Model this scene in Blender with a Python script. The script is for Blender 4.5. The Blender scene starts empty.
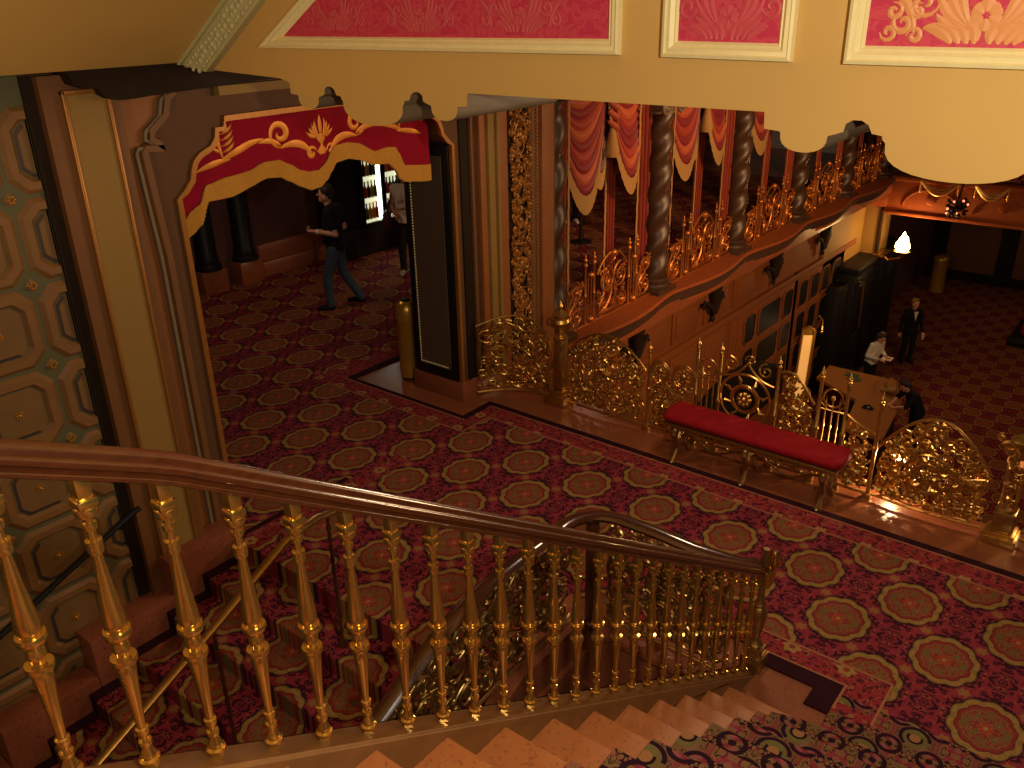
import bpy, bmesh, math, random
from mathutils import Vector, Matrix
random.seed(7)
PI = math.pi
col = bpy.context.scene.collection
sin, cos = math.sin, math.cos

# ------------------------------------------------------------------ materials
def lin(c):
    c = c / 255.0
    return c / 12.92 if c <= .04045 else ((c + .055) / 1.055) ** 2.4
def rgb(r, g, b): return (lin(r), lin(g), lin(b), 1)

class E:                                     # tiny expression builder over Math nodes
    nt = None
    def __init__(s, sock): s.s = sock
    @staticmethod
    def op(o, *a):
        n = E.nt.nodes.new('ShaderNodeMath'); n.operation = o
        for i, v in enumerate(a):
            if isinstance(v, E): E.nt.links.new(v.s, n.inputs[i])
            else: n.inputs[i].default_value = v
        return E(n.outputs[0])
    def __add__(s, o): return E.op('ADD', s, o)
    __radd__ = __add__
    def __sub__(s, o): return E.op('SUBTRACT', s, o)
    def __rsub__(s, o): return E.op('SUBTRACT', o, s)
    def __mul__(s, o): return E.op('MULTIPLY', s, o)
    __rmul__ = __mul__
    def __truediv__(s, o): return E.op('DIVIDE', s, o)
    def lt(s, o): return E.op('LESS_THAN', s, o)
    def gt(s, o): return E.op('GREATER_THAN', s, o)
    def abs(s): return E.op('ABSOLUTE', s)
    def rnd(s): return E.op('ROUND', s)
    def cos(s): return E.op('COSINE', s)
    def sin(s): return E.op('SINE', s)
    def sqrt(s): return E.op('SQRT', s)
    def min(s, o): return E.op('MINIMUM', s, o)
    def max(s, o): return E.op('MAXIMUM', s, o)

def new_mat(name):
    m = bpy.data.materials.new(name); m.use_nodes = True
    nt = m.node_tree; E.nt = nt
    return m, nt, nt.nodes['Principled BSDF']
def pos(nt):
    g = nt.nodes.new('ShaderNodeNewGeometry'); s = nt.nodes.new('ShaderNodeSeparateXYZ')
    nt.links.new(g.outputs['Position'], s.inputs[0])
    return E(s.outputs[0]), E(s.outputs[1]), E(s.outputs[2])
def noise(nt, x, y, z, scale, detail=2.0, rough=.5):
    c = nt.nodes.new('ShaderNodeCombineXYZ')
    for i, v in enumerate((x, y, z)):
        if isinstance(v, E): nt.links.new(v.s, c.inputs[i])
        else: c.inputs[i].default_value = v
    n = nt.nodes.new('ShaderNodeTexNoise'); n.inputs['Scale'].default_value = scale
    n.inputs['Detail'].default_value = detail; n.inputs['Roughness'].default_value = rough
    nt.links.new(c.outputs[0], n.inputs['Vector'])
    return E(n.outputs['Fac'])
def mix(nt, f, a, b):
    n = nt.nodes.new('ShaderNodeMix'); n.data_type = 'RGBA'
    for v, i in ((f, 0), (a, 6), (b, 7)):
        if isinstance(v, E): nt.links.new(v.s, n.inputs[i])
        elif hasattr(v, 'is_linked'): nt.links.new(v, n.inputs[i])
        else: n.inputs[i].default_value = v
    return n.outputs[2]

def simple(name, c, rough=.6, metal=0, var=.12, scale=9, bump=0, spec=.5, coat=0, c2=None):
    m, nt, p = new_mat(name)
    x, y, z = pos(nt)
    f = noise(nt, x, y, z, scale, 3)
    d = c2 or tuple(v * (1 - 2 * var) for v in c[:3]) + (1,)
    u = tuple(min(1, v * (1 + var)) for v in c[:3]) + (1,)
    nt.links.new(mix(nt, f, d, u), p.inputs['Base Color'])
    p.inputs['Roughness'].default_value = rough; p.inputs['Metallic'].default_value = metal
    p.inputs['Specular IOR Level'].default_value = spec
    if coat: p.inputs['Coat Weight'].default_value = coat; p.inputs['Coat Roughness'].default_value = .15
    if bump:
        b = nt.nodes.new('ShaderNodeBump'); b.inputs['Strength'].default_value = bump
        b.inputs['Distance'].default_value = .01
        nt.links.new(noise(nt, x, y, z, scale * 6, 2).s, b.inputs['Height'])
        nt.links.new(b.outputs[0], p.inputs['Normal'])
    return m
def glow(name, c, s):
    m, nt, p = new_mat(name)
    p.inputs['Base Color'].default_value = c
    p.inputs['Emission Color'].default_value = c; p.inputs['Emission Strength'].default_value = s
    return m

def carpet_mat(name, kind):
    m, nt, p = new_mat(name)
    x, y, z = pos(nt)
    if kind == 'field': SX, SY, X0, Y0, RX, RY = .93, .69, 5.15, .61, .24, .2
    elif kind == 'runner': SX, SY, X0, Y0, RX, RY = .50, .44, 4.1, .35, .10, .10
    dark, red = rgb(56, 17, 32), rgb(148, 44, 54)
    tan, olive = rgb(162, 122, 66), rgb(112, 92, 52)
    if kind in ('field', 'runner'):
        if kind == 'runner': x = x - z * .6
        u, v = (x - X0) / SX, (y - Y0) / SY
        ax, ay = (u - u.rnd()) * SX, (v - v.rnd()) * SY
        u2, v2 = u + .5, v + .5
        bx, by = (u2 - u2.rnd()) * SX, (v2 - v2.rnd()) * SY
        ra = (ax * ax / (RX * RX) + ay * ay / (RY * RY)).sqrt()
        rb = (bx * bx / (RX * RX) + by * by / (RY * RY)).sqrt()
        sel = ra.lt(rb)
        dx = ax * sel + bx * (1 - sel); dy = ay * sel + by * (1 - sel)
        r = ra.min(rb)
        th = E.op('ARCTAN2', dy / RY, dx / RX)
        px, py = dx.abs(), dy.abs()
        rs = r * (1 + (th * 5).cos().abs() * -.085 + .05)
        k = 10 if kind == 'field' else 15
        n1 = noise(nt, px, py, 0.3, k, 2.4, .55); n2 = noise(nt, px, py, 4.3, k * 2.2, 1.0); n3 = noise(nt, px, py, 9.1, k * 1.3, 1.5)
        mx, my = px - SX * .25, py - SY * .25
        rr = (mx * mx + my * my).sqrt(); ta = E.op('ARCTAN2', my, mx)
        if kind == 'field':
            redm = (n1.gt(.585)).max((n1 - .47).abs().lt(.022)).max((n3 - .5).abs().lt(.034)) * n2.gt(.36)
            redm = redm.max((rr * (1 + .35 * (ta * 4).cos())).lt(.075))
            ground = mix(nt, redm, dark, mix(nt, n2, rgb(112, 32, 48), rgb(164, 56, 66)))
            ground = mix(nt, n2.gt(.68), ground, rgb(150, 84, 62))
            ground = mix(nt, (rr * (1 + .2 * (ta * 6).cos())).lt(.034), ground, rgb(150, 100, 58))
            inner = noise(nt, px, py, 2.2, 30, 1.8)
            med = mix(nt, inner.gt(.52), rgb(130, 50, 42), olive)
            med = mix(nt, (inner - .47).abs().lt(.018), med, rgb(168, 108, 60))
            med = mix(nt, (r * (1 + .25 * (th * 6).cos())).lt(.2), med, rgb(160, 66, 48))
            med = mix(nt, r.lt(.07), med, tan)
            med = mix(nt, rs.gt(.70), med, rgb(138, 46, 44))
            med = mix(nt, rs.gt(.79), med, rgb(78, 34, 30))
            med = mix(nt, rs.gt(.82), med, mix(nt, noise(nt, px, py, 7.0, 34).gt(.52), tan, rgb(140, 108, 54)))
            med = mix(nt, rs.gt(.985), med, olive)
            c = mix(nt, rs.lt(1.02), mix(nt, (r + n2 * .12).lt(1.13), ground, dark), med)
        else:
            ground = mix(nt, n1.gt(.47), rgb(134, 94, 58), rgb(138, 52, 58))
            ground = mix(nt, n3.gt(.62), ground, rgb(158, 74, 84))
            glow_ = E.op('SMOOTH_MIN', E.op('MAXIMUM', (1.45 - r) * 1.2, 0.0), 1.0, .1)
            c = mix(nt, glow_ * .75, ground, rgb(108, 108, 58))
            c = mix(nt, r.lt(.30), c, rgb(164, 112, 70))
            arc1 = ((r - .78).abs().lt(.11)) * ((th + 1.0).sin().gt(-.45))
            arc2 = ((r - .38).abs().lt(.075)) * (th.cos().lt(.5))
            q = rr / .1
            arc3 = ((q - .62).abs().lt(.12)) * ((ta * 1.0 - .6).cos().lt(.55))
            arc4 = (q.lt(.2))
            stem = ((n3 - .47).abs().lt(.02)) * r.gt(.8)
            c = mix(nt, arc1.max(arc2).max(arc3).max(arc4).max(stem), c, rgb(42, 14, 30))
    else:
        f = noise(nt, x, y, 0, 22, 2)
        c = mix(nt, f.gt(.54), rgb(150, 44, 52), rgb(92, 26, 38))
        c = mix(nt, (noise(nt, x, y, 5, 13, 1) - .5).abs().lt(.012), c, rgb(150, 100, 70))
        vx, vy = x / .36, y / .36
        a, b = (vx - vx.rnd()) * .36, (vy - vy.rnd()) * .36
        d = (a * a + b * b).sqrt() * (1 + .15 * (E.op('ARCTAN2', b, a) * 6).cos())
        c = mix(nt, d.lt(.055), c, rgb(166, 124, 72)); c = mix(nt, d.lt(.022), c, rgb(140, 60, 50))
    hue = noise(nt, x, y, z, 220, 1)
    c = mix(nt, hue * .35, c, rgb(30, 8, 10))
    nt.links.new(c, p.inputs['Base Color'])
    p.inputs['Roughness'].default_value = .95; p.inputs['Specular IOR Level'].default_value = .15
    b = nt.nodes.new('ShaderNodeBump'); b.inputs['Strength'].default_value = .4; b.inputs['Distance'].default_value = .004
    nt.links.new(noise(nt, x, y, z, 320, 1).s, b.inputs['Height']); nt.links.new(b.outputs[0], p.inputs['Normal'])
    return m

def marble(name, c, c2, speck, rough=.25):
    m, nt, p = new_mat(name)
    x, y, z = pos(nt)
    f = noise(nt, x, y, z, 5, 6, .65)
    a = mix(nt, f, c, c2)
    s = noise(nt, x, y, z, 60, 3)
    a = mix(nt, s.gt(.62), a, speck)
    nt.links.new(a, p.inputs['Base Color']); p.inputs['Roughness'].default_value = rough
    return m
def wood(name, c, c2, axis=0, rough=.22, coat=.9, spec=.5):
    m, nt, p = new_mat(name)
    x, y, z = pos(nt)
    k = [(x * .25, y * 7, z * 7), (x * 7, y * .25, z * 7), (x * 7, y * 7, z * .3)][axis]
    nt.links.new(mix(nt, noise(nt, *k, 9, 4), c, c2), p.inputs['Base Color'])
    p.inputs['Roughness'].default_value = rough
    p.inputs['Coat Weight'].default_value = coat; p.inputs['Coat Roughness'].default_value = .1; p.inputs['Specular IOR Level'].default_value = spec
    return m
def damask_mat(name, a, b):
    m, nt, p = new_mat(name)
    x, y, z = pos(nt)
    v = y / .42; q = ((v - v.rnd()) * .42).abs()
    f = noise(nt, q, z, 1.0, 17, 2.5)
    nt.links.new(mix(nt, (f - .5).abs().lt(.05).max(f.gt(.6)), a, b), p.inputs['Base Color'])
    p.inputs['Roughness'].default_value = .55
    return m

M = {}
M['tan'] = simple('tan_painted_plaster', rgb(208, 165, 92), .7, var=.04, scale=3, bump=.05)
M['soffit'] = simple('ochre_painted_plaster', rgb(200, 158, 84), .75, var=.04, scale=3, bump=.05)
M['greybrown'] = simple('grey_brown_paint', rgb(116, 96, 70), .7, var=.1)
M['umber'] = simple('umber_paint', rgb(90, 54, 24), .75, var=.1, scale=14, bump=.1)
M['brown'] = simple('brown_paint', rgb(112, 69, 30), .6, var=.1)
M['brown2'] = simple('dark_brown_trim', rgb(38, 23, 11), .7, var=.1, spec=.2)
M['orange'] = simple('terracotta_paint', rgb(142, 82, 34), .6, var=.08)
M['khaki'] = simple('khaki_panel_paint', rgb(140, 106, 46), .7, var=.06, scale=30)
M['green'] = simple('grey_green_paint', rgb(86, 82, 52), .7, var=.12)
M['coffer'] = simple('coffer_brown_paint', rgb(126, 86, 42), .6, var=.15, scale=8)
M['coffer_in'] = simple('coffer_ochre_paint', rgb(118, 84, 42), .6, var=.15, scale=8)
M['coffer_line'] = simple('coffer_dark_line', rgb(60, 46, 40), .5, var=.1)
M['gilt'] = simple('gilded_plaster', rgb(214, 160, 74), .34, .75, var=.15, scale=25)
M['gilt_dim'] = simple('aged_gilt_trim', rgb(164, 108, 46), .42, .5, var=.15, scale=25)
M['brass'] = simple('antique_brass', rgb(210, 168, 88), .2, .94, var=.12, scale=30)
M['brass2'] = simple('dark_antique_brass', rgb(176, 138, 80), .32, .9, var=.2, scale=40)
M['filigree'] = simple('gilded_cast_metal', rgb(206, 158, 82), .32, .9, var=.25, scale=30)
M['copper'] = simple('reddish_gilt_metal', rgb(214, 132, 62), .42, .8, var=.2, scale=30)
M['olive_brass'] = simple('satin_brass_sheet', rgb(196, 150, 56), .3, .55, var=.06)
M['rail_wood'] = wood('polished_mahogany', rgb(36, 13, 4), rgb(80, 36, 12), 0, .24, .6, .6)
M['dark_wood'] = wood('dark_polished_wood', rgb(44, 20, 10), rgb(84, 40, 18), 0, .25)
M['panel_wood'] = wood('brown_panel_wood', rgb(104, 54, 22), rgb(132, 74, 34), 0, .7, 0, .2)
M['desk_wood'] = wood('light_desk_wood', rgb(146, 90, 40), rgb(162, 104, 50), 1, .75, 0, .2)
M['marble'] = marble('rose_marble', rgb(122, 64, 38), rgb(146, 84, 52), rgb(100, 52, 32), .28)
M['marble_dark'] = marble('deep_rose_marble', rgb(120, 62, 42), rgb(146, 82, 56), rgb(100, 50, 34), .35)
M['stair_marble'] = marble('pink_terrazzo_marble', rgb(152, 86, 42), rgb(170, 102, 54), rgb(138, 76, 40), .5)
M['stringer'] = simple('bronze_painted_stringer', rgb(124, 82, 42), .4, .25, var=.2, scale=12)
M['black'] = simple('black_lacquer', rgb(20, 17, 15), .5, var=.1, spec=.3)
M['dark_panel'] = simple('dark_brown_fabric_panel', rgb(84, 62, 42), .85, var=.08, scale=60)
M['darkgreen'] = simple('dark_green_paint', rgb(52, 50, 26), .6)
M['column'] = simple('dark_bronze_column', rgb(74, 48, 32), .42, .1, var=.2, scale=12)
M['column_grey'] = simple('grey_stone_capital', rgb(128, 110, 92), .4, .2, var=.15)
M['red_velvet'] = simple('red_velvet', rgb(142, 14, 24), .85, var=.12, scale=20, bump=.2, spec=.2)
M['valance_red'] = simple('crimson_valance_cloth', rgb(146, 12, 38), .85, var=.1, scale=20, spec=.15)
M['fringe'] = simple('ochre_fringe', rgb(206, 148, 60), .8, var=.12, scale=40, spec=.2)
M['fringe_pale'] = simple('tan_fringe', rgb(168, 126, 74), .8, var=.12, scale=40, spec=.2)
M['embroidery'] = simple('gold_embroidery', rgb(222, 138, 36), .45, .3, var=.12)
M['drape'] = simple('coral_drape_silk', rgb(156, 56, 40), .55, var=.1, scale=7)
M['drape2'] = simple('rose_drape_silk', rgb(128, 36, 42), .55, var=.1, scale=7)
M['drape3'] = simple('orange_drape_silk', rgb(178, 84, 52), .55, var=.1, scale=7)
M['lining'] = simple('grey_mauve_lining', rgb(120, 84, 84), .6, var=.1)
M['damask'] = damask_mat('rose_damask', rgb(196, 44, 78), rgb(204, 66, 84))
M['damask_gold'] = simple('damask_gold_weave', rgb(226, 150, 92), .5, var=.1)
M['damask_pink'] = simple('damask_pink_weave', rgb(206, 78, 88), .5, var=.1)
M['cream_gilt'] = simple('cream_gilt_moulding', rgb(244, 226, 168), .35, .1, var=.05, scale=20)
M['plaster_white'] = simple('aged_white_plaster', rgb(198, 190, 140), .6, var=.1, scale=20, bump=.2)
M['carpet'] = carpet_mat('medallion_carpet', 'field')
M['runner'] = carpet_mat('scroll_stair_carpet', 'runner')
M['carpet_border'] = carpet_mat('carpet_border_scroll', 'border')
M['carpet_line'] = simple('carpet_dark_edge', rgb(46, 16, 24), .95, var=.1, spec=.1)
M['carpet_thread'] = simple('carpet_pale_thread', rgb(160, 100, 72), .95, spec=.1)
M['room_wall'] = simple('dark_maroon_wallpaper', rgb(86, 48, 40), .85, var=.2, scale=20)
M['ledge'] = simple('ledge_terracotta', rgb(150, 76, 36), .75, var=.15, scale=10, spec=.2)
M['ledge_grey'] = simple('ledge_grey_stripe', rgb(70, 46, 34), .85, var=.15, scale=10, spec=.1)
M['glass_dark'] = simple('dark_pane_glass', rgb(20, 16, 14), .5, var=.05, spec=.15)
M['skin'] = simple('skin', rgb(206, 148, 118), .55, var=.05)
M['hair_brown'] = simple('brown_hair', rgb(48, 34, 26), .7)
M['hair_fair'] = simple('fair_hair', rgb(134, 96, 52), .7)
M['cloth_black'] = simple('black_cloth', rgb(26, 24, 28), .85, spec=.2)
M['denim'] = simple('blue_denim', rgb(62, 74, 92), .9, var=.15, scale=40, spec=.2)
M['cloth_white'] = simple('white_cloth', rgb(226, 216, 204), .8, var=.04)
M['shoe_grey'] = simple('grey_shoe_leather', rgb(150, 142, 140), .6)
M['leather_brown'] = simple('brown_leather', rgb(82, 46, 30), .6)
M['fridge_white'] = glow('lit_fridge_interior', (.9, .92, .62, 1), .55)
M['tube'] = glow('fridge_light_tube', (.95, 1.0, .88, 1), 6)
M['bottle_g'] = simple('green_bottle', rgb(60, 90, 50), .2)
M['bottle_r'] = simple('red_bottle', rgb(170, 40, 30), .2)
M['bottle_y'] = simple('amber_bottle', rgb(200, 140, 40), .2)
M['bottle_d'] = simple('dark_bottle', rgb(40, 34, 36), .2)
M['flame'] = glow('torch_flame', (1.0, .62, .2, 1), 26)
M['lit_bulb'] = glow('warm_bulb', (1.0, .7, .3, 1), 3)
M['poster'] = glow('lit_display_face', (.95, .5, .13, 1), .42)
M['maroon_cloth'] = simple('maroon_table_skirt', rgb(64, 18, 24), .9, spec=.1)
M['paper_green'] = simple('green_paper', rgb(58, 92, 56), .8)
M['red_flower'] = simple('red_petal', rgb(220, 30, 24), .7)
M['chain'] = simple('pale_gold_swag', rgb(222, 170, 96), .4, .6)

# ------------------------------------------------------------------ mesh builder
class MB:
    def __init__(s): s.v = []; s.f = []; s.mi = []; s.k = 0
    def add(s, vs, fs):
        o = len(s.v); s.v += [tuple(p) for p in vs]
        for f in fs: s.f.append(tuple(i + o for i in f)); s.mi.append(s.k)
        return s
    def box(s, x0, x1, y0, y1, z0, z1):
        return s.add([(x0,y0,z0),(x1,y0,z0),(x1,y1,z0),(x0,y1,z0),(x0,y0,z1),(x1,y0,z1),(x1,y1,z1),(x0,y1,z1)],
                     [(3,2,1,0),(4,5,6,7),(0,1,5,4),(1,2,6,5),(2,3,7,6),(3,0,4,7)])
    def bbox(s, x0, x1, y0, y1, z0, z1, b=.01):            # box with chamfered edges
        bm = bmesh.new(); bmesh.ops.create_cube(bm, size=1)
        for v in bm.verts:
            v.co = Vector((x0 + (v.co.x+.5)*(x1-x0), y0 + (v.co.y+.5)*(y1-y0), z0 + (v.co.z+.5)*(z1-z0)))
        b = min(b, .45*min(x1-x0, y1-y0, z1-z0))
        bmesh.ops.bevel(bm, geom=bm.edges[:], offset=b, segments=2, affect='EDGES', profile=.5)
        bm.verts.index_update()
        s.add([v.co[:] for v in bm.verts], [[v.index for v in f.verts] for f in bm.faces]); bm.free(); return s
    def grid(s, nu, nv, fn, close_u=False):
        vs = [fn(i, j) for j in range(nv) for i in range(nu)]
        fs = []
        for j in range(nv - 1):
            for i in range(nu if close_u else nu - 1):
                i2 = (i + 1) % nu
                fs.append((j*nu+i, j*nu+i2, (j+1)*nu+i2, (j+1)*nu+i))
        return s.add(vs, fs)
    def lathe(s, c, prof, n=12, sq=None):                  # prof: (r, z) from the bottom up
        x, y, z = c
        s.grid(n, len(prof), lambda i, j: (x + prof[j][0]*cos(2*PI*i/n), y + prof[j][0]*sin(2*PI*i/n), z + prof[j][1]), True)
        m = len(s.v) - n*len(prof)
        s.f.append(tuple(m + i for i in reversed(range(n)))); s.mi.append(s.k)
        s.f.append(tuple(m + n*(len(prof)-1) + i for i in range(n))); s.mi.append(s.k)
        return s
    def tube(s, pts, r, n=6, flat=1.0):
        P = [Vector(p) for p in pts]; m = len(P)
        if m < 2: return s
        R = r if hasattr(r, '__len__') else [r]*m
        t0 = (P[1]-P[0]).normalized()
        nrm = t0.orthogonal().normalized(); rows = []
        for i in range(m):
            t = (P[min(i+1, m-1)] - P[max(i-1, 0)])
            if t.length < 1e-9: t = t0
            t = t.normalized(); nrm = (nrm - t*nrm.dot(t))
            if nrm.length < 1e-6: nrm = t.orthogonal()
            nrm.normalize(); b = t.cross(nrm)
            rows.append([tuple(P[i] + (nrm*cos(2*PI*k/n) + b*sin(2*PI*k/n)*flat)*R[i]) for k in range(n)])
        s.grid(n, m, lambda i, j: rows[j][i], True)
        o = len(s.v) - n*m
        s.f.append(tuple(o+i for i in reversed(range(n)))); s.mi.append(s.k)
        s.f.append(tuple(o+n*(m-1)+i for i in range(n))); s.mi.append(s.k)
        return s
    def ball(s, c, r, n=8, m=6, sc=(1,1,1)):
        pr = [(r*sin(PI*j/m) + 1e-5, -r*cos(PI*j/m)) for j in range(m+1)]
        x, y, z = c
        return s.grid(n, m+1, lambda i, j: (x+pr[j][0]*cos(2*PI*i/n)*sc[0], y+pr[j][0]*sin(2*PI*i/n)*sc[1], z+pr[j][1]*sc[2]), True)
    def prism(s, poly, fn, d0, d1):                        # poly of 2-D points, fn(u, v, d) -> xyz
        n = len(poly)
        vs = [fn(u, v, d0) for u, v in poly] + [fn(u, v, d1) for u, v in poly]
        return s.add(vs, [tuple(range(n)), tuple(reversed(range(n, 2*n)))] + [(i, (i+1) % n, n+(i+1) % n, n+i) for i in range(n)])
    def sweep(s, path, prof, lat=None, closed=True):        # prof (lateral, up) along path
        P = [Vector(p) for p in path]; rows = []
        for i, p in enumerate(P):
            t = (P[min(i+1, len(P)-1)] - P[max(i-1, 0)]).normalized()
            l = Vector(lat) if lat else Vector((-t.y, t.x, 0)).normalized()
            u = t.cross(l)
            if i == 0: u = -u if u.z < -1e-3 else u
            elif u.dot(up_) < 0: u = -u
            up_ = u.copy()
            if lat is None or abs(u.z) > .2: u.normalize()
            rows.append([tuple(p + l*a + u*b) for a, b in prof])
        n = len(prof); s.grid(n, len(P), lambda i, j: rows[j][i], closed)
        if closed:
            o = len(s.v) - n*len(P)
            s.f.append(tuple(o+i for i in range(n))); s.mi.append(s.k)
            s.f.append(tuple(o+n*(len(P)-1)+i for i in reversed(range(n)))); s.mi.append(s.k)
        return s
    def ribbon(s, pts, wid, fn, lift=.004):                # raised flat strip on a (u, v) plane
        n = len(pts); L = []; Rr = []
        for i in range(n):
            a, b = pts[max(i-1, 0)], pts[min(i+1, n-1)]
            tx, ty = b[0]-a[0], b[1]-a[1]; q = math.hypot(tx, ty) or 1
            w = wid(i/(n-1)) if callable(wid) else wid
            L.append((pts[i][0]-ty/q*w, pts[i][1]+tx/q*w)); Rr.append((pts[i][0]+ty/q*w, pts[i][1]-tx/q*w))
        vs = []
        for i in range(n):
            vs += [fn(*L[i], 0), fn(*pts[i], lift), fn(*Rr[i], 0)]
        fs = []
        for i in range(n-1):
            fs += [(3*i, 3*i+1, 3*i+4, 3*i+3), (3*i+1, 3*i+2, 3*i+5, 3*i+4)]
        return s.add(vs, fs)
    def build(s, name, mats, parent=None, smooth=True, shift=True, ang=40):
        me = bpy.data.meshes.new(name)
        base = Vector((0, 0, 0))
        if parent is not None: base = wpos(parent)
        elif shift and s.v:
            xs = [p[0] for p in s.v]; ys = [p[1] for p in s.v]; zs = [p[2] for p in s.v]
            base = Vector(((min(xs)+max(xs))/2, (min(ys)+max(ys))/2, min(zs)))
        me.from_pydata([(p[0]-base.x, p[1]-base.y, p[2]-base.z) for p in s.v], [], s.f)
        if not isinstance(mats, (list, tuple)): mats = [mats]
        for m in mats: me.materials.append(m)
        if len(mats) > 1: me.polygons.foreach_set('material_index', s.mi)
        bm = bmesh.new(); bm.from_mesh(me); bmesh.ops.recalc_face_normals(bm, faces=bm.faces[:]); bm.to_mesh(me); bm.free()
        if smooth:
            me.polygons.foreach_set('use_smooth', [True]*len(me.polygons))
            try: me.set_sharp_from_angle(angle=math.radians(ang))
            except Exception: pass
        me.update()
        o = bpy.data.objects.new(name, me); col.objects.link(o)
        if parent is not None: o.parent = parent
        else: o.location = base
        return o
def wpos(o):
    p = Vector((0, 0, 0))
    while o is not None: p += Vector(o.location); o = o.parent
    return p
def tag(o, label=None, cat=None, group=None, kind=None):
    if label: o['label'] = label
    if cat: o['category'] = cat
    if group: o['group'] = group
    if kind: o['kind'] = kind
    return o
def empty(name, loc, label, cat, group=None):
    o = bpy.data.objects.new(name, None); col.objects.link(o); o.location = loc; o.empty_display_size = .1
    return tag(o, label, cat, group)
def struct(o): o['kind'] = 'structure'; return o
def copy_tree(o, loc=None, rz=0, label=None, parent=None):
    c = o.copy(); col.objects.link(c)
    if parent is not None: c.parent = parent
    if loc is not None: c.location = loc
    if rz: c.rotation_euler[2] += rz
    if label: c['label'] = label
    for ch in list(o.children): copy_tree(ch, parent=c)
    return c

YW = 5.8                                                   # front face of the long side wall
def sc(x, z): return (x*1.0357, 4+(z-4)*1.0357)
def wallp(u, v, d): return (u, YW - d, v)                  # drawing plane of that wall, d towards the hall

# ------------------------------------------------------------------ spirals, leaves, filigree
def spiral(cx, cy, r, a0, turns=1.6, hand=1, n=22, rin=.16):
    return [(cx + (r*(1-(1-rin)*t/(n-1)))*cos(a0+hand*turns*2*PI*t/(n-1)),
             cy + (r*(1-(1-rin)*t/(n-1)))*sin(a0+hand*turns*2*PI*t/(n-1))) for t in range(n)]
def arc(p, q, bend, n=8):
    mx, my = (p[0]+q[0])/2, (p[1]+q[1])/2
    dx, dy = q[0]-p[0], q[1]-p[1]
    cx, cy = mx-dy*bend, my+dx*bend
    return [((1-t)**2*p[0]+2*t*(1-t)*cx+t*t*q[0], (1-t)**2*p[1]+2*t*(1-t)*cy+t*t*q[1]) for t in [i/(n-1) for i in range(n)]]
def leaf_w(w): return lambda t: w*max(.05, sin(PI*min(1, t*.92+.06))**.8)
def filigree(mb, fn, u0, u1, v0, top, rng, rmax=.1, rmin=.035, wire=.0065, depth=.02, count=400, symmetric=False, leaves=2):
    """pack scrolls under the outline top(u); fn(u, v, d) -> xyz"""
    C = []
    for k in range(count*4):
        f = k/(count*4); r = rmax*(1-f)+rmin*f
        u = rng.uniform(u0+r*.8, (u0+u1)/2 if symmetric else u1-r*.8); v = rng.uniform(v0+r*.8, max(v0+r, top(u)-r*.6))
        if v + r*.9 > top(u) or v-r*.8 < v0: continue
        if all(math.hypot(u-c[0], v-c[1]) > (r+c[2])*.93 for c in C):
            C.append((u, v, r))
            if symmetric and abs(u-(u0+u1)/2) > r*.9: C.append((u0+u1-u, v, r))
        if len(C) >= count: break
    for (u, v, r) in C:
        h = rng.choice((-1, 1)); a = rng.uniform(0, 6.28); d = rng.uniform(-depth, depth)
        n = 20 if r > .05 else 13
        sp = spiral(u, v, r*.95, a, 1.5, h, n)
        mb.tube([fn(p, q, d+depth*.8*i/n) for i, (p, q) in enumerate(sp)], [wire*(1.15-.4*i/n) for i in range(n)], 5)
        mb.ball(fn(u, v, d+depth*.8), wire*2.1, 6, 4)
        for l in range(leaves if r > .045 else 1):         # acanthus leaves curling off the scroll
            b = a + h*rng.uniform(.4, 5.0); p = (u+r*.9*cos(b), v+r*.9*sin(b)); L = r*rng.uniform(.6, 1.1)
            q = (p[0]+L*cos(b+h*.9), p[1]+L*sin(b+h*.9))
            if q[1] > top(min(max(q[0], u0), u1))+.02 or q[1] < v0 or q[0] < u0 or q[0] > u1: continue
            cv = arc(p, q, .35*h, 5)
            mb.tube([fn(x, y, d+depth*sin(PI*i/4)) for i, (x, y) in enumerate(cv)], [wire*.8, wire*2.0, wire*2.3, wire*1.5, wire*.4], 5, .6)
    for i, c in enumerate(C):                              # stems that tie the scrolls together
        near = sorted(C, key=lambda k: math.hypot(k[0]-c[0], k[1]-c[1]))[1:3]
        for k in near:
            cv = arc((c[0], c[1]-c[2]*.9), (k[0], k[1]+k[2]*.9 if k[1] < c[1] else k[1]-k[2]*.9), rng.uniform(-.4, .4), 7)
            if any(q[1] > top(min(max(q[0], u0), u1)) or q[1] < v0 or q[0] < u0 or q[0] > u1 for q in cv): continue
            mb.tube([fn(x, y, 0) for x, y in cv], wire*.8, 5)
    return C

# ================================================================== THE SETTING
f = MB()
f.box(4.05, 7.05, -3.2, YW, -.35, 0); f.box(3.2, 4.05, 2.74, YW, -.35, 0); f.box(2.0, 24.0, YW, 12.2, -.35, 0)
struct(f.build('floor', M['marble'], smooth=False, shift=False))
struct(MB().box(2.4, 4.0, 1.6, 2.64, -.75, -.52).build('floor', M['darkgreen'], smooth=False, shift=False))
struct(MB().box(6.0, 32.0, -6.0, 8.0, -5.2, -4.9).build('floor', M['carpet'], smooth=False, shift=False))

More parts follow.
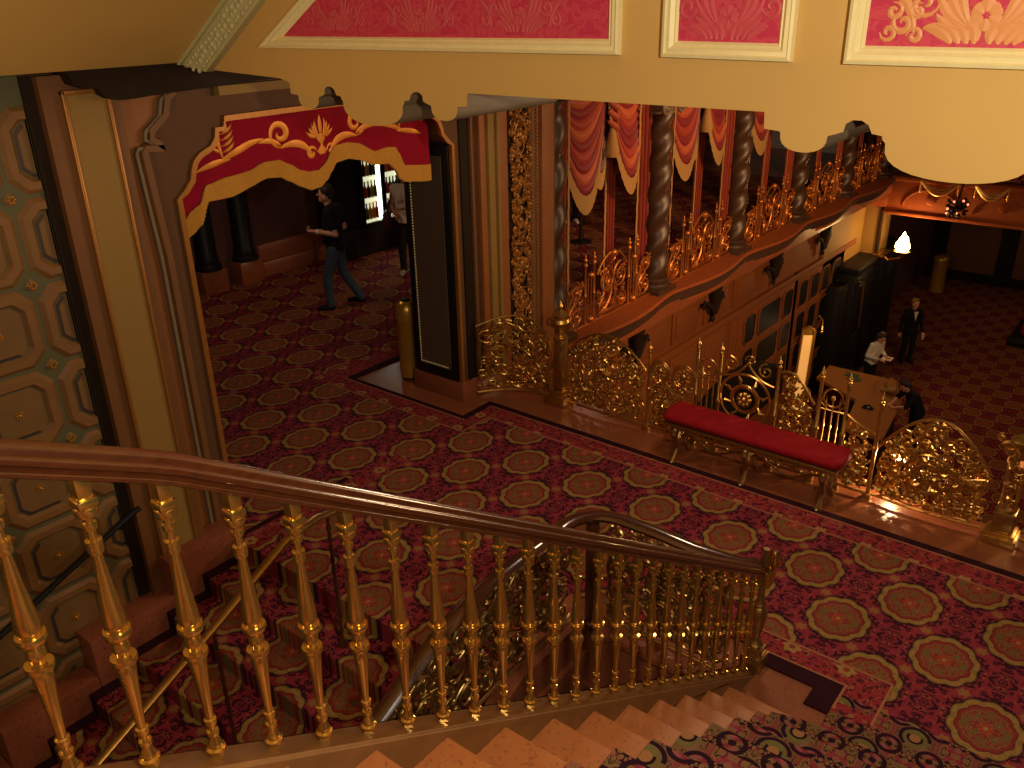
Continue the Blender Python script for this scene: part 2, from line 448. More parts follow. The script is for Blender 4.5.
# carpet of the mezzanine: one thing with its field, borders and dark edge
CZ0, CZ1 = -.02, .012
cp = empty('carpet', (5.3, 3, 0), 'deep red medallion carpet with gold ovals covering the mezzanine floor', 'carpet')
b = MB()
b.box(4.72, 6.13, -3.2, 5.3, CZ0, CZ1); b.box(3.2, 4.72, 2.95, 5.3, CZ0, CZ1); b.box(4.28, 4.72, 1.85, 2.95, CZ0, CZ1)
b.box(3.2, 5.72, 5.3, 7.3, CZ0, CZ1); b.box(2.2, 20, 7.6, 11.5, CZ0, CZ1); b.box(3.2, 5.72, 7.3, 7.6, CZ0, CZ1); b.box(8.5, 20, 6.5, 7.6, CZ0, CZ1)
b.box(4.40, 4.72, -3.2, .8, CZ0, CZ1); b.box(3.188, 3.2, 2.95, 5.5, -.17, CZ1)
b.build('carpet_field', M['carpet'], cp, smooth=False)
b = MB()
b.box(6.13, 6.36, -3.2, 5.3, CZ0, CZ1+.001); b.box(5.72, 6.36, 5.3, 5.46, CZ0, CZ1+.001); b.box(5.72, 5.94, 5.46, 7.3, CZ0, CZ1+.001)
b.box(5.72, 8.5, 7.3, 7.6, CZ0, CZ1+.001)
b.box(4.53, 4.72, .8, 1.62, CZ0, CZ1+.001); b.box(4.28, 4.53, .8, 1.04, CZ0, CZ1+.001); b.box(4.53, 4.72, 1.62, 1.85, CZ0, CZ1+.001)
b.box(3.2, 5.0, 5.3, 5.5, CZ0, CZ1+.001)
b.build('carpet_border', M['carpet_border'], cp, smooth=False)
b = MB()
b.box(6.36, 6.44, -3.2, 5.54, CZ0, CZ1+.002); b.box(5.94, 6.36, 5.46, 5.54, CZ0, CZ1+.002); b.box(5.94, 6.0, 5.54, 7.28, CZ0, CZ1+.002)
b.box(6.0, 8.5, 7.2, 7.3, CZ0, CZ1+.002)
b.box(4.41, 4.53, 1.04, 1.66, CZ0, CZ1+.002); b.box(4.24, 4.41, 1.04, 1.19, CZ0, CZ1+.002)
b.box(3.2, 4.4, 5.5, 5.56, CZ0, CZ1+.002)
b.build('carpet_edge', M['carpet_line'], cp, smooth=False)
b = MB()
for x0, x1, y0, y1 in ((6.12, 6.135, -3.2, 5.3), (6.345, 6.36, -3.2, 5.46), (5.72, 6.12, 5.29, 5.305), (5.71, 5.725, 5.3, 7.3), (5.925, 5.94, 5.46, 7.3), (4.71, 4.725, .8, 1.85), (4.53, 4.545, 1.02, 1.66), (4.3, 4.71, .795, .81), (4.3, 4.53, 1.025, 1.04)):
    b.box(x0, x1, y0, y1, CZ0, CZ1+.003)
b.build('border_line', M['carpet_thread'], cp, smooth=False)

# long side wall with the arched opening
R = lambda L: [sc(*p) for p in L]
half = [(3.37, 2.72), (3.43, 2.76), (3.50, 2.83), (3.52, 2.90), (3.55, 2.96), (3.60, 3.0), (3.70, 3.04), (3.75, 3.10), (3.76, 3.16), (3.83, 3.16), (3.84, 3.23)]
arch = half + [(9.67-x, z) for x, z in reversed(half)]     # left to right
poly = [(2.4, -1.6), (2.4, 3.66), (8.0, 3.66), (8.0, 0), (6.30, 0)] + list(reversed(arch)) + [(3.37, 0), (3.37, -1.6)]
struct(MB().prism(poly, lambda u, v, d: (u, YW+d, v), 0, .68).build('wall_side', M['umber'], smooth=False, shift=False))
struct(MB().box(-3, 2.4, YW+.02, YW+.3, -3, 3.66).build('wall_left', M['coffer'], smooth=False, shift=False))
struct(MB().box(-3, 23, YW+.35, YW+1.0, 3.4, 4.6).build('wall_upper', M['brown'], smooth=False, shift=False))
# gilded trim round the opening, and the scalloped outer moulding
tr = [(3.37, 0)] + arch + [(6.30, 0)]
b = MB(); b.sweep([(u, YW-.005, v) for u, v in tr], [(-.02, -.02), (-.02, .02), (-.006, .024), (-.004, .012), (.004, .012), (.008, .02), (.02, -.02)], lat=(0, 1, 0))
struct(b.build('trim_1', M['gilt_dim'], shift=False, ang=20))
om = R([(3.08, -.3), (3.08, 2.4), (3.04, 3.11), (3.06, 3.14), (3.19, 3.13), (3.17, 3.16), (3.12, 3.19), (3.13, 3.24), (3.2, 3.29), (3.25, 3.33), (3.28, 3.43), (3.33, 3.46), (3.34, 3.6)])
b = MB(); b.sweep([(u, YW-.01, v) for u, v in om], [(-.05, -.03), (-.05, .015), (-.02, .03), (.02, .03), (.02, -.03)], lat=(0, 1, 0))
struct(b.build('trim_2', M['brown'], shift=False))
b = MB(); b.sweep([(u-.05, YW-.02, v) for u, v in om], [(-.03, -.012), (-.03, .012), (.02, .012), (.02, -.012)], lat=(0, 1, 0))
struct(b.build('trim_3', M['greybrown'], shift=False))
struct(MB().prism(R([(2.96, -1.2), (2.96, 3.6), (3.33, 3.6), (3.25, 3.36), (3.1, 3.22), (3.15, 3.12), (3.04, 3.1), (3.07, -1.2)]), wallp, -.01, .012).build('trim_4', M['orange'], smooth=False, shift=False))
struct(MB().box(3.8, 4.6, YW-.06, YW+.02, 3.395, 3.46).build('trim_5', M['khaki'], smooth=False, shift=False))
# pilaster between coffered wall and opening
pl = empty('pilaster', (2.75, YW, -1.2), 'tall khaki pilaster with gilded edges between the coffered wall and the arch', 'pilaster')
MB().box(2.52, 3.02, YW-.11, YW+.03, -1.2, 3.62).build('shaft', M['brown'], pl, smooth=False)
MB().box(2.66, 2.92, YW-.125, YW-.1, -.05, 3.5).build('panel', M['khaki'], pl, smooth=False)
b = MB()
for a, c in ((2.635, 2.66), (2.92, 2.945)): b.bbox(a, c, YW-.145, YW-.1, -.08, 3.53, .008)
b.bbox(2.635, 2.945, YW-.145, YW-.1, 3.5, 3.53, .008); b.bbox(2.635, 2.945, YW-.145, YW-.1, -.08, -.05, .008)
b.build('gilded_frame', M['gilt_dim'], pl)
b = MB(); b.box(2.445, 2.52, YW-.05, YW+.03, -1.2, 3.62); b.build('dark_strip', M['brown2'], pl, smooth=False)  # narrow dark brown strip left of the shaft
b = MB(); b.box(3.02, 3.05, YW-.04, YW+.03, -1.2, 3.62); b.build('grey_strip', M['greybrown'], pl, smooth=False)

# coffered octagon panelling
cw = empty('coffered_wall_panel', (1.2, YW, -1.2), 'brown and green panelling of octagonal coffers left of the pilaster', 'wall panel')
MB().box(-.2, 2.445, YW-.03, YW+.03, -1.6, 3.64).build('green_ground', M['green'], cw, smooth=False)
fr, inn, lin_, ros, dia = MB(), MB(), MB(), MB(), MB()
P = .55
cx0, cz0 = sc(1.89, 1.63)
def octo(cx, cz, a, k): return [(cx+sx*a, cz+sz*a*k) if t == 0 else (cx+sx*a*k, cz+sz*a) for sx, sz, t in
                                ((1,-1,0),(1,1,0),(1,1,1),(-1,1,1),(-1,1,0),(-1,-1,0),(-1,-1,1),(1,-1,1))]
def clipx(poly, xm): return [(min(u, xm), v) for u, v in poly]
for i in range(-3, 2):
    for j in range(-5, 5):
        cx, cz = cx0+P*i, cz0+P*j
        if cz > 3.55 or cx < 0 or cx > 2.6: continue
        lim = 2.43
        ring_o, ring_i = clipx(octo(cx, cz, .262, .64), lim), clipx(octo(cx, cz, .165, .66), lim)
        n = 8
        fr.add([wallp(u, v, .03) for u, v in ring_o]+[wallp(u, v, .055) for u, v in clipx(octo(cx, cz, .235, .64), lim)]+[wallp(u, v, .055) for u, v in clipx(octo(cx, cz, .19, .66), lim)]+[wallp(u, v, .02) for u, v in ring_i],
               [(k*8+a, k*8+(a+1) % 8, k*8+8+(a+1) % 8, k*8+8+a) for k in range(3) for a in range(8)])
        inn.add([wallp(u, v, .031) for u, v in ring_i], [tuple(range(8))])
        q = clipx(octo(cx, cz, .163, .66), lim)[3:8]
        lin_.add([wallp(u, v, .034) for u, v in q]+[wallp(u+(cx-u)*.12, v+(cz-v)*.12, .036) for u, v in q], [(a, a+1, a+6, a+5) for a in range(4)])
        if cx < lim-.05:
            ros.ball(wallp(cx, cz, .034), .013, 8, 5)
            for k in range(8): ros.ball(wallp(cx+.022*cos(k*PI/4), cz+.022*sin(k*PI/4), .034), .009, 6, 4)
        cx, cz = cx+P/2, cz+P/2
        if cx < 2.4:
            dia.add([wallp(cx+.045, cz, .032), wallp(cx, cz+.045, .032), wallp(cx-.045, cz, .032), wallp(cx, cz-.045, .032), wallp(cx, cz, .05)], [(0,1,4),(1,2,4),(2,3,4),(3,0,4)])
            for k in range(6): ros.ball(wallp(cx+.02*cos(k*PI/3), cz+.02*sin(k*PI/3), .05), .011, 6, 4)
fr.build('octagon_frame', M['coffer'], cw, ang=25); inn.build('coffer_ground', M['coffer_in'], cw, smooth=False)
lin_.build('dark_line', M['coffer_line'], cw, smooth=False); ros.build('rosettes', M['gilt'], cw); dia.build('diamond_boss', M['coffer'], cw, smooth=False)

# pier to the right of the opening: plinth, black framed panel in the reveal
pr = empty('pier_panel', (6.29, 6.4, 0), 'black framed brown panel with beaded edge on the pier beside the opening', 'panel')
MB().bbox(6.27, 6.34, YW+.03, 6.46, .22, 2.72, .01).build('frame', M['black'], pr)
MB().box(6.262, 6.30, YW+.12, 6.37, .34, 2.6).build('panel', M['dark_panel'], pr, smooth=False)
b = MB()
for k in range(74): b.ball((6.262, 6.355, .36+k*.03), .0105, 6, 4)
for k in range(14): b.ball((6.262, 6.355-k*.03, .36), .0105, 6, 4)
b.build('bead_edge', M['cream_gilt'], pr)
struct(MB().bbox(6.265, 8.0, YW-.035, 6.50, -.01, .215, .012).build('baseboard_pier', M['marble'], shift=False))

# ornamented strips right of the pier
def strip(n, x0, x1, d, m, z0=.2, z1=3.6):
    return struct(MB().bbox(x0, x1, YW-d, YW+.02, z0, z1, .008).build(n, M[m], shift=False))
strip('trim_6', 6.40, 6.53, .02, 'brown2'); strip('trim_7', 6.53, 6.56, .05, 'brown')
strip('trim_8', 6.66, 6.76, .05, 'orange'); strip('trim_9', 6.76, 6.80, .08, 'khaki'); strip('trim_10', 6.80, 6.90, .05, 'khaki')
strip('trim_11', 6.90, 6.94, .08, 'khaki'); strip('trim_12', 6.94, 7.10, .05, 'orange')
strip('trim_13', 7.64, 7.86, .09, 'orange', 0)
op = empty('carved_pilaster_panel', (7.3, YW, .2), 'tall carved gilt arabesque panel with beaded edges, beside the first twisted column', 'panel')
MB().box(7.10, 7.52, YW-.05, YW+.02, .2, 3.6).build('ground', M['brown2'], op, smooth=False)
b = MB(); rg = random.Random(3)
for k in range(6):
    filigree(b, lambda u, v, d: (u, YW-.06-abs(d), v), 7.11, 7.46, .60+k*.46, lambda u, k=k: 1.08+k*.46, rg, .06, .02, .011, .015, 120, True, 3)
    zc = .84+k*.46
    b.ball((7.29, YW-.06, zc), .05, 10, 6, (1, .5, 1.3))
    for s in (-1, 1):
        b.tube([(7.29+s*x, YW-.065, zc+z) for x, z in ((.0, -.2), (.06, -.12), (.05, -.02), (.1, .06), (.06, .13), (.0, .2))], [.006, .012, .014, .014, .012, .006], 6)
b.build('arabesque_relief', M['gilt_dim'], op)
for x in (7.49, 7.575):
    b = MB()
    for k in range(80): b.ball((x, YW-.065, .45+k*.038), .013, 6, 4)
    b.build('bead_edge', M['gilt_dim'], op)
b = MB(); MB().box(7.46, 7.64, YW-.055, YW+.02, .2, 3.6).build('bead_ground', M['brown'], op, smooth=False)

# back room behind the opening and the colonnade
struct(MB().box(2.0, 24, 11.6, 11.9, 0, 3.7).build('wall_back', M['room_wall'], smooth=False, shift=False))
struct(MB().box(1.8, 2.0, YW, 11.9, 0, 3.7).build('wall_end', M['room_wall'], smooth=False, shift=False))
struct(MB().box(1.8, 24, YW+.9, 11.9, 3.7, 3.9).build('ceiling_room', M['umber'], smooth=False, shift=False))
struct(MB().bbox(7.9, 24, 11.42, 11.62, 0, .24, .01).bbox(7.9, 24, 11.5, 11.62, .24, .5, .01).build('baseboard_back', M['marble_dark'], shift=False))
lab = ['black marbled pilaster on rose block, left one in the dark back room', 'black marbled pilaster on rose block, nearer the man in the back room']
for k, x in enumerate((6.75, 7.4)):
    c = empty('black_pilaster', (x+.2, 11.5, 0), lab[k], 'pilaster', 'black pilasters in the back room')
    MB().bbox(x, x+.42, 11.3, 11.62, 0, .36, .015).build('base_block', M['marble'], c)
    MB().lathe((x+.21, 11.46, .36), [(.2, 0), (.2, .06), (.16, .1), (.17, .16), (.15, .2), (.14, 2.9), (.18, 3.0), (.18, 3.2)], 16).build('shaft', M['black'], c)

# overhead: deep scalloped beam (faces the stair), sloped soffit beside it
XF = 3.45
S = [(5.7, 3.63), (5.28, 3.61), (4.44, 3.53), (4.44, 3.47), (4.40, 3.46)]
def lobe(ya, yb, z0, zl, n=9):
    return [((ya+yb)/2 + (ya-yb)/2*cos(PI*t/(n-1)), z0-(z0-zl)*sin(PI*t/(n-1))**.7) for t in range(n)]
def group(c, w):                                           # scallop cluster centred on c: small, big, small lobes
    H = [(c+.69*w, 3.55), (c+.685*w, 3.485), (c+.625*w, 3.48)] + lobe(c+.62*w, c+.44*w, 3.475, 3.405, 13)
    H += [(c+.41*w, 3.485), (c+.385*w, 3.495), (c+.38*w, 3.525), (c+.355*w, 3.54), (c+.325*w, 3.54), (c+.30*w, 3.525), (c+.285*w, 3.495), (c+.25*w, 3.49), (c+.245*w, 3.475)]
    L = H + lobe(c+.235*w, c-.235*w, 3.465, 3.345, 17) + [(2*c-u, v) for u, v in reversed(H)]
    return L
bottom = [(u, v+(.012 if u < 5 else 0)) for u, v in [(5.75, 3.62), (5.28, 3.61), (4.56, 3.57)] + group(3.76, 1.03) + group(.735, 1.06) + [(-3.2, 3.55)]]
poly = bottom + [(-3.2, 6.6), (.88, 6.6)] + [(5.58, 3.635)]
beam = empty('scalloped_beam', (XF, 2, 3.35), 'deep ochre scalloped beam with damask panels hanging across the top of the stair', 'beam')
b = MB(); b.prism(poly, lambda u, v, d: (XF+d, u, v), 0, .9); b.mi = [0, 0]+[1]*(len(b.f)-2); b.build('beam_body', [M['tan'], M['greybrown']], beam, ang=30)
def frame_panel(outer, name, gold):                        # outer: (y, z) polygon, moulded frame and damask inside
    n = len(outer); cy = sum(p[0] for p in outer)/n; cz = sum(p[1] for p in outer)/n
    def inset(q):
        out = []
        for i in range(n):
            a, b_, c = outer[i-1], outer[i], outer[(i+1) % n]
            e1 = Vector((b_[0]-a[0], b_[1]-a[1])).normalized(); e2 = Vector((c[0]-b_[0], c[1]-b_[1])).normalized()
            n1 = Vector((-e1.y, e1.x)); n2 = Vector((-e2.y, e2.x))
            if n1.dot(Vector((cy-b_[0], cz-b_[1]))) < 0: n1 = -n1
            if n2.dot(Vector((cy-b_[0], cz-b_[1]))) < 0: n2 = -n2
            m_ = (n1+n2); m_ = m_/m_.dot(n1)
            out.append((b_[0]+m_.x*q, b_[1]+m_.y*q))
        return out
    prof = [(0, 0), (.002, .03), (.014, .034), (.02, .026), (.036, .028), (.05, .014), (.056, .016), (.066, .004)]
    rings = [inset(q) for q, d in prof]
    b = MB(); b.grid(n, len(prof), lambda i, j: (XF-prof[j][1], rings[j][i][0], rings[j][i][1]), True)
    b.build('gilded_frame', M['cream_gilt'], beam, ang=20)
    pn = inset(.062)
    MB().add([(XF-.005, u, v) for u, v in pn], [tuple(range(n))]).build('damask_panel', M['damask'], beam, smooth=False)
    mo = MB(); ys = [p[0] for p in pn]; zs = [p[1] for p in pn]
    def inside(p):
        c = False
        for i in range(n):
            (x1, y1), (x2, y2) = pn[i], pn[i-1]
            if (y1 > p[1]) != (y2 > p[1]) and p[0] < (x2-x1)*(p[1]-y1)/(y2-y1)+x1: c = not c
        return c
    def put(pts, w):
        if all(inside(p) for p in pts): mo.ribbon(pts, w, lambda u, v, d: (XF-.0065-d, u, v), .003)
    return mo, put, pn
def palmette(put, cy, z, s):
    for sg in (-1, 1):
        for a, L, cv in ((.12, .30, .9), (.30, .27, 1.0), (.52, .22, 1.1), (.8, .16, 1.2)):   # fan of leaves
            ang = PI/2-sg*a*1.5
            p0 = (cy+sg*.05*s, z+.05*s); p1 = (p0[0]+L*s*cos(ang), p0[1]+L*s*sin(ang))
            put(arc(p0, p1, -sg*.25*cv, 9), leaf_w(.022*s))
        for k in range(4):                                 # broad acanthus lobes along the foot
            p0 = (cy+sg*(.03+.03*k)*s, z-.01); p1 = (cy+sg*(.08+.055*k)*s, z+(.085-.012*k)*s)
            put(arc(p0, p1, sg*.35, 8), leaf_w(.028*s))
        put(spiral(cy+sg*.25*s, z+.15*s, .06*s, PI/2-sg*PI/2+PI, 1.3, sg, 18), leaf_w(.014*s))
        put(spiral(cy+sg*.33*s, z+.07*s, .05*s, PI/2, 1.3, -sg, 18), leaf_w(.014*s))
        put(arc((cy+sg*.28*s, z+.03*s), (cy+sg*.42*s, z+.22*s), sg*.3, 9), leaf_w(.02*s))
    for k in range(6):                                     # flower
        a = k*PI/3+PI/6
        put([(cy+q*s*cos(a), z+.10*s+q*s*sin(a)) for q in (.012, .02, .03, .04, .05, .058, .062)], lambda t: .03*s*max(.1, (1-abs(2*t-1.1)**2.5*.8)))
mo, put, pn = frame_panel([(4.71, 3.752), (2.145, 3.762), (2.145, 4.7), (3.1, 4.7)], 'left', 0)
rg = random.Random(5)
for cy in (4.0, 3.35, 2.7):
    for z in (3.86, 4.15, 4.44): palmette(put, cy + (.32 if z == 4.15 else 0), z, .62)
mo.build('damask_motif', M['damask_pink'], beam, smooth=False)
mo, put, pn = frame_panel([(1.935, 3.758), (1.37, 3.752), (1.37, 4.7), (1.935, 4.7)], 'mid', 1)
for z in (3.84, 4.12, 4.4): palmette(put, 1.652, z, .72)
mo.build('damask_motif', M['damask_pink'], beam, smooth=False)
mo, put, pn = frame_panel([(1.17, 3.75), (-.2, 3.745), (-.2, 4.7), (1.17, 4.7)], 'right', 1)
for cy in (.72, .2):
    for z in (3.835, 4.1, 4.4): palmette(put, cy, z, .80)
for k in range(5): put(spiral(1.03-.012*(k % 2), 3.86+.07*k, .03, k*1.3, 1.3, 1 if k % 2 else -1, 14), leaf_w(.01))
for k in range(4): put(spiral(.94, 3.85+.08*k, .028, k*2.1, 1.3, -1 if k % 2 else 1, 14), leaf_w(.01))
mo.build('damask_motif', M['damask_gold'], beam, smooth=False)

so = empty('sloped_soffit', (0, 4, 3.6), 'plain ochre sloping soffit in the upper left corner, beside the white carved band', 'soffit')
sl = .63
def sof(y): return 3.635+(5.58-y)*sl
MB().prism([(5.56, sof(5.56)), (-1.0, sof(-1.0)), (-1.0, sof(-1)+.15), (5.56, sof(5.56)+.15)], lambda u, v, d: (d, u, v), -3, XF-.05).build('soffit_slope', M['soffit'], so, smooth=False)
b = MB()
L1, L2 = [(5.58, 3.637), (2.4, 5.64)], [(5.25, 3.60), (2.07, 5.60)]
for t0, t1, d in ((0, .12, .05), (.12, .88, .03), (.88, 1, .05)):
    mixp = lambda t, k: (L1[k][0]+(L2[k][0]-L1[k][0])*t, L1[k][1]+(L2[k][1]-L1[k][1])*t)
    b.prism([mixp(t0, 0), mixp(t1, 0), mixp(t1, 1), mixp(t0, 1)], lambda u, v, dd: (XF-dd, u, v), -.01, d)
rg = random.Random(8)
for k in range(46):                                        # carved leaves between the fillets
    q = k/46*.6
    for t in (.28, .5, .72):
        p = (L1[0][0]+(L1[1][0]-L1[0][0])*q+(L2[0][0]-L1[0][0])*t, L1[0][1]+(L1[1][1]-L1[0][1])*q+(L2[0][1]-L1[0][1])*t)
        b.ball((XF-.03, p[0]+rg.uniform(-.01, .01), p[1]+rg.uniform(-.01, .01)), rg.uniform(.012, .022), 7, 5, (.7, 1, 1))
b.build('carved_moulding', M['plaster_white'], beam)
# scalloped bracket board along the wall under the soffit
bp = [(2.55, 3.70), (2.66, 3.63), (2.685, 3.565), (2.75, 3.54), (2.83, 3.54), (2.86, 3.49), (2.9, 3.465), (2.96, 3.452), (3.06, 3.452), (3.2, 3.46), (4.4, 3.50), (4.4, 3.70)]
tag(MB().prism(bp, lambda u, v, d: (u, 5.5+d, v), .07, .27).build('bracket_board', M['brown2'], ang=25), 'dark scalloped bracket board under the sloping soffit, above the pilaster', 'bracket')

# ================================================================== STAIR
SY = 1.58
def zs(x): return .649*(4.285-x)
def zn(x): return .66*(4.19-x)
st = empty('staircase', (4.0, .4, 0), 'pink marble staircase with patterned carpet runner, descending to the mezzanine', 'staircase')
NS = 16
for k in range(1, NS+1):
    xn = 4.19-.2985*k+.0; zt = .197*k
    b = MB(); b.bbox(xn-.32, xn+.012, -2.2, 1.54, zt-.03, zt, .008); b.box(xn-.29, xn, -2.2, 1.54, zt-.2, zt-.03)
    b.build('step', M['stair_marble'], st, smooth=False)
rb = MB()
path = [(4.45, 0, .014)]
for k in range(1, NS+1):
    xn = 4.19-.2985*k; zt = .197*k
    path += [(xn+.03, 0, zt-.19), (xn+.028, 0, zt-.03), (xn+.02, 0, zt+.012), (xn-.04, 0, zt+.014), (xn-.26, 0, zt+.012)]
rb.grid(len(path), 2, lambda i, j: (path[i][0], (1.25 if path[i][0] < 3.9 else 1.04, -2.0)[j], path[i][2]))
rb.build('carpet_runner', M['runner'], st, smooth=False)
x0, x1 = -.6, 4.36
MB().prism([(x0, zs(x0)), (x1, zs(x1)+.02), (x1, -.02), (4.05, -.02), (3.9, -.35), (x0, zs(x0)-.55)], lambda u, v, d: (u, SY+d, v), -.045, .05).build('stringer', M['stringer'], st, ang=30)
b = MB(); b.sweep([(x, SY, zs(x)) for x in (x0, 1, 2, 3, x1)], [(-.05, -.02), (-.05, .0), (-.04, .01), (.04, .01), (.06, 0), (.06, -.02)], lat=(0, 1, 0))
b.build('stringer_cap', M['stringer'], st)
MB().prism([(4.05, -1.6), (4.05, -.02), (x0, zs(x0)-.5), (x0, -1.6)], lambda u, v, d: (u, 1.5+d, v), 0, .1).build('side_wall', M['marble_dark'], st, smooth=False)

bal = empty('stair_balustrade', (2.5, SY, 1.2), 'stair balustrade of turned gilt balusters under a polished mahogany handrail', 'balustrade')
def zr(x):
    return .66*(5.557-x) if x > .78 else (3.153+(.78-x)*.52 - max(0, (.78-x)-.3)**2*.25)
right = [(.0, .022)] + [(.019*sin(a*PI/10), .004+.018*cos(a*PI/10)) for a in range(1, 6)] + [(.020, -.001)] + [(.022+.0105*sin(a*PI/8), -.012+.0105*cos(a*PI/8)) for a in range(0, 9)]
right += [(.0195, -.025), (.018, -.031)] + [(.0185+.0075*sin(a*PI/6), -.039+.0075*cos(a*PI/6)) for a in range(0, 7)]
prof = [(-u, v) for u, v in reversed(right[1:])] + right
xs = [-.6, -.3, 0, .2, .35, .5, .6, .68, .74, .8, .86, .95, 1.2, 1.6, 2.2, 2.8, 3.4, 4.0, 4.3, 4.42]
b = MB(); b.sweep([(x, SY, zr(x)-.026) for x in xs], prof, lat=(0, 1, 0)); b.build('handrail', M['rail_wood'], bal, ang=42)
tb, bb = .0, .74
PB = [(0, 0), (.012, .012), (.027, .026), (.028, .036), (.0195, .040), (.0215, .046), (.019, .055), (.0125, .070), (.012, .076), (.0175, .078), (.0185, .084), (.0175, .090), (.0105, .092), (.0105, .108), (.0165, .110), (.0185, .118), (.018, .127), (.012, .130),
      (.0125, .14), (.0155, .19), (.0205, .25), (.0245, .29), (.0255, .305), (.022, .316), (.033, .318), (.0345, .325), (.033, .332), (.016, .334), (.0155, .346), (.0215, .348), (.0235, .356), (.0215, .364), (.0225, .366), (.0205, .374), (.0145, .376), (.0145, .386), (.034, .389), (.0365, .397), (.034, .405), (.024, .407),
      (.0285, .415), (.029, .43), (.0245, .47), (.0175, .53), (.0125, .585), (.0115, .598), (.0185, .60), (.020, .608), (.0185, .616), (.020, .618), (.020, .630), (.012, .632), (.0105, .655), (.0165, .657), (.018, .664), (.0165, .671), (.0115, .673), (.0125, .684), (.026, .69), (.029, .70), (.027, .708), (.02, .712)]
def baluster(x, name='baluster'):
    z0 = zs(x)+.01; h = (zr(x)-.085)-z0; k = h/.765
    b = MB(); b.lathe((x, SY, z0), [(max(r*.84, .0005), z*k) for r, z in PB], 16)
    z1 = z0+.71*k; z2 = zr(x)-.073
    b.bbox(x-.021, x+.021, SY-.021, SY+.021, z1, z1+.02*k, .004); b.bbox(x-.0155, x+.0155, SY-.0155, SY+.0155, z1+.018*k, z2+.006, .003)
    b.lathe((x, SY, z0), [(.022, .002), (.023, .010), (.010, .028)], 4)
    return b.build(name, M['brass'], bal, ang=28)
x = .605-.157*5
while x < 4.3: baluster(x); x += .157
# newel at the foot
b = MB()
b.bbox(4.31, 4.45, SY-.07, SY+.07, -.02, .1, .01); b.bbox(4.325, 4.435, SY-.055, SY+.055, .1, .16, .01)
b.lathe((4.38, SY, .16), [(.04, 0), (.05, .02), (.03, .05), (.022, .08), (.034, .14), (.052, .24), (.05, .28), (.03, .31), (.04, .33), (.024, .36), (.018, .5), (.016, .6), (.028, .62), (.03, .64), (.02, .68), (.02, .74)], 16)
b.build('newel_post', M['brass2'], bal)
b = MB(); rg = random.Random(2)
b.bbox(4.36, 4.46, SY-.05, SY+.05, .62, .74, .02)
for k in range(7):
    a = k*2*PI/7
    b.tube([(4.45+.02*cos(a), SY-.03+.02*sin(a), .74), (4.45+.045*cos(a), SY-.03+.045*sin(a), .79), (4.45+.03*cos(a), SY-.03+.03*sin(a), .83)], [.006, .012, .004], 6)
b.ball((4.45, SY-.03, .84), .02); b.tube([(4.45, SY-.03, .7), (4.45, SY-.03, .84)], .014, 8)
b.build('leaf_finial', M['brass'], bal)

# ------------------------------------------------------------------ stair going down beside the wall
ds = empty('staircase', (2.0, 4.2, -1.5), 'carpeted stair going down along the coffered wall behind the balusters', 'staircase')
for k in range(1, 10):
    MB().bbox(3.2-.345*k, 3.2-.345*(k-1)+.02, 2.78, 5.45, -.155*k-.25, -.155*k, .012).build('step', M['carpet'], ds, smooth=False)
    b = MB(); b.box(3.2-.345*k, 3.2-.345*(k-1)+.02, 5.45, 5.56, -.155*k-.25, -.155*k+.004); b.build('step_edge', M['carpet_line'], ds, smooth=False)
b = MB()
for k in range(0, 5):
    b.bbox(3.3-.69*(k+1), 3.3-.69*k, 5.54-.0*k, YW-.02, -2.0, .10-.31*k, .015)
b.build('stepped_base', M['marble_dark'], ds)
def zd(x): return min(0, -.45*(3.25-x))                    # nosing line of that stair
b = MB(); b.prism([(4.05, .10), (3.3, .08), (-.6, zd(-.6)+.12), (-.6, -2.2), (4.05, -1.6)], lambda u, v, d: (u, 2.70+d, v), -.06, .06)
b.build('outer_string', M['marble_dark'], ds, ang=30)
b = MB(); b.sweep([(-.6, 2.625, zd(-.6)-.2), (3.3, 2.625, -.22), (4.0, 2.625, -.2)], [(-.02, -.04), (-.02, .04), (.02, .04), (.02, -.04)], lat=(0, 1, 0)); b.build('string_moulding', M['marble'], ds)
b = MB(); b.box(4.0, 4.22, 1.64, 2.78, -1.6, .06); b.box(3.96, 4.05, 1.64, 2.7, -.55, -.45); b.bbox(3.97, 4.24, 1.64, 2.80, .0, .07, .015)
struct(b.build('trim_14', M['marble_dark'], shift=False))

# ornate guard rail round the stairwell
gr = empty('stairwell_railing', (3.9, 2.7, 0), 'ornate gilt filigree railing with dark curved handrail around the stairwell', 'railing')
def zg(x):
    if x > 3.2: return .93
    t = min(1, (3.2-x)/.7); return .93 - .225*t*t*.7 - max(0, (2.5-x))*.47
capp = [(-.045, -.03), (-.055, -.005), (-.04, .01), (-.02, .022), (.02, .022), (.04, .01), (.055, -.005), (.045, -.03)]
b = MB(); path = [(x, 2.7, zg(x)) for x in (.4, .9, 1.4, 1.9, 2.3, 2.5, 2.7, 2.9, 3.1, 3.3, 3.5, 3.7)]
for k in range(1, 8): a = PI/2*k/8; path.append((3.78+.32*sin(a), 2.38+.32*cos(a), .93+.012*sin(2*a)))
path += [(4.12, 2.2, .92), (4.16, 1.95, .88), (4.24, 1.7, .84), (4.32, 1.6, .82)]
b.sweep(path, capp); b.build('handrail', M['dark_wood'], gr, ang=50)
rg = random.Random(21)
b = MB()
fnS = lambda u, v, d: (u, 2.7+d, v+zg(u)-.93)
for q in (0, .03): filigree(b, lambda u, v, d: fnS(u, v, d+q), .9, 3.9, .16, lambda u: .90, rg, .10, .026, .009, .02, 420, False, 3)
b.tube([fnS(u, .13, 0) for u in [.9+.25*i for i in range(13)]], .012, 6); b.tube([fnS(u, .88, 0) for u in [.9+.25*i for i in range(13)]], .011, 6)
b.build('side_scrollwork', M['brass2'], gr)
b = MB()
fnE = lambda u, v, d: (4.1+d, u, v)
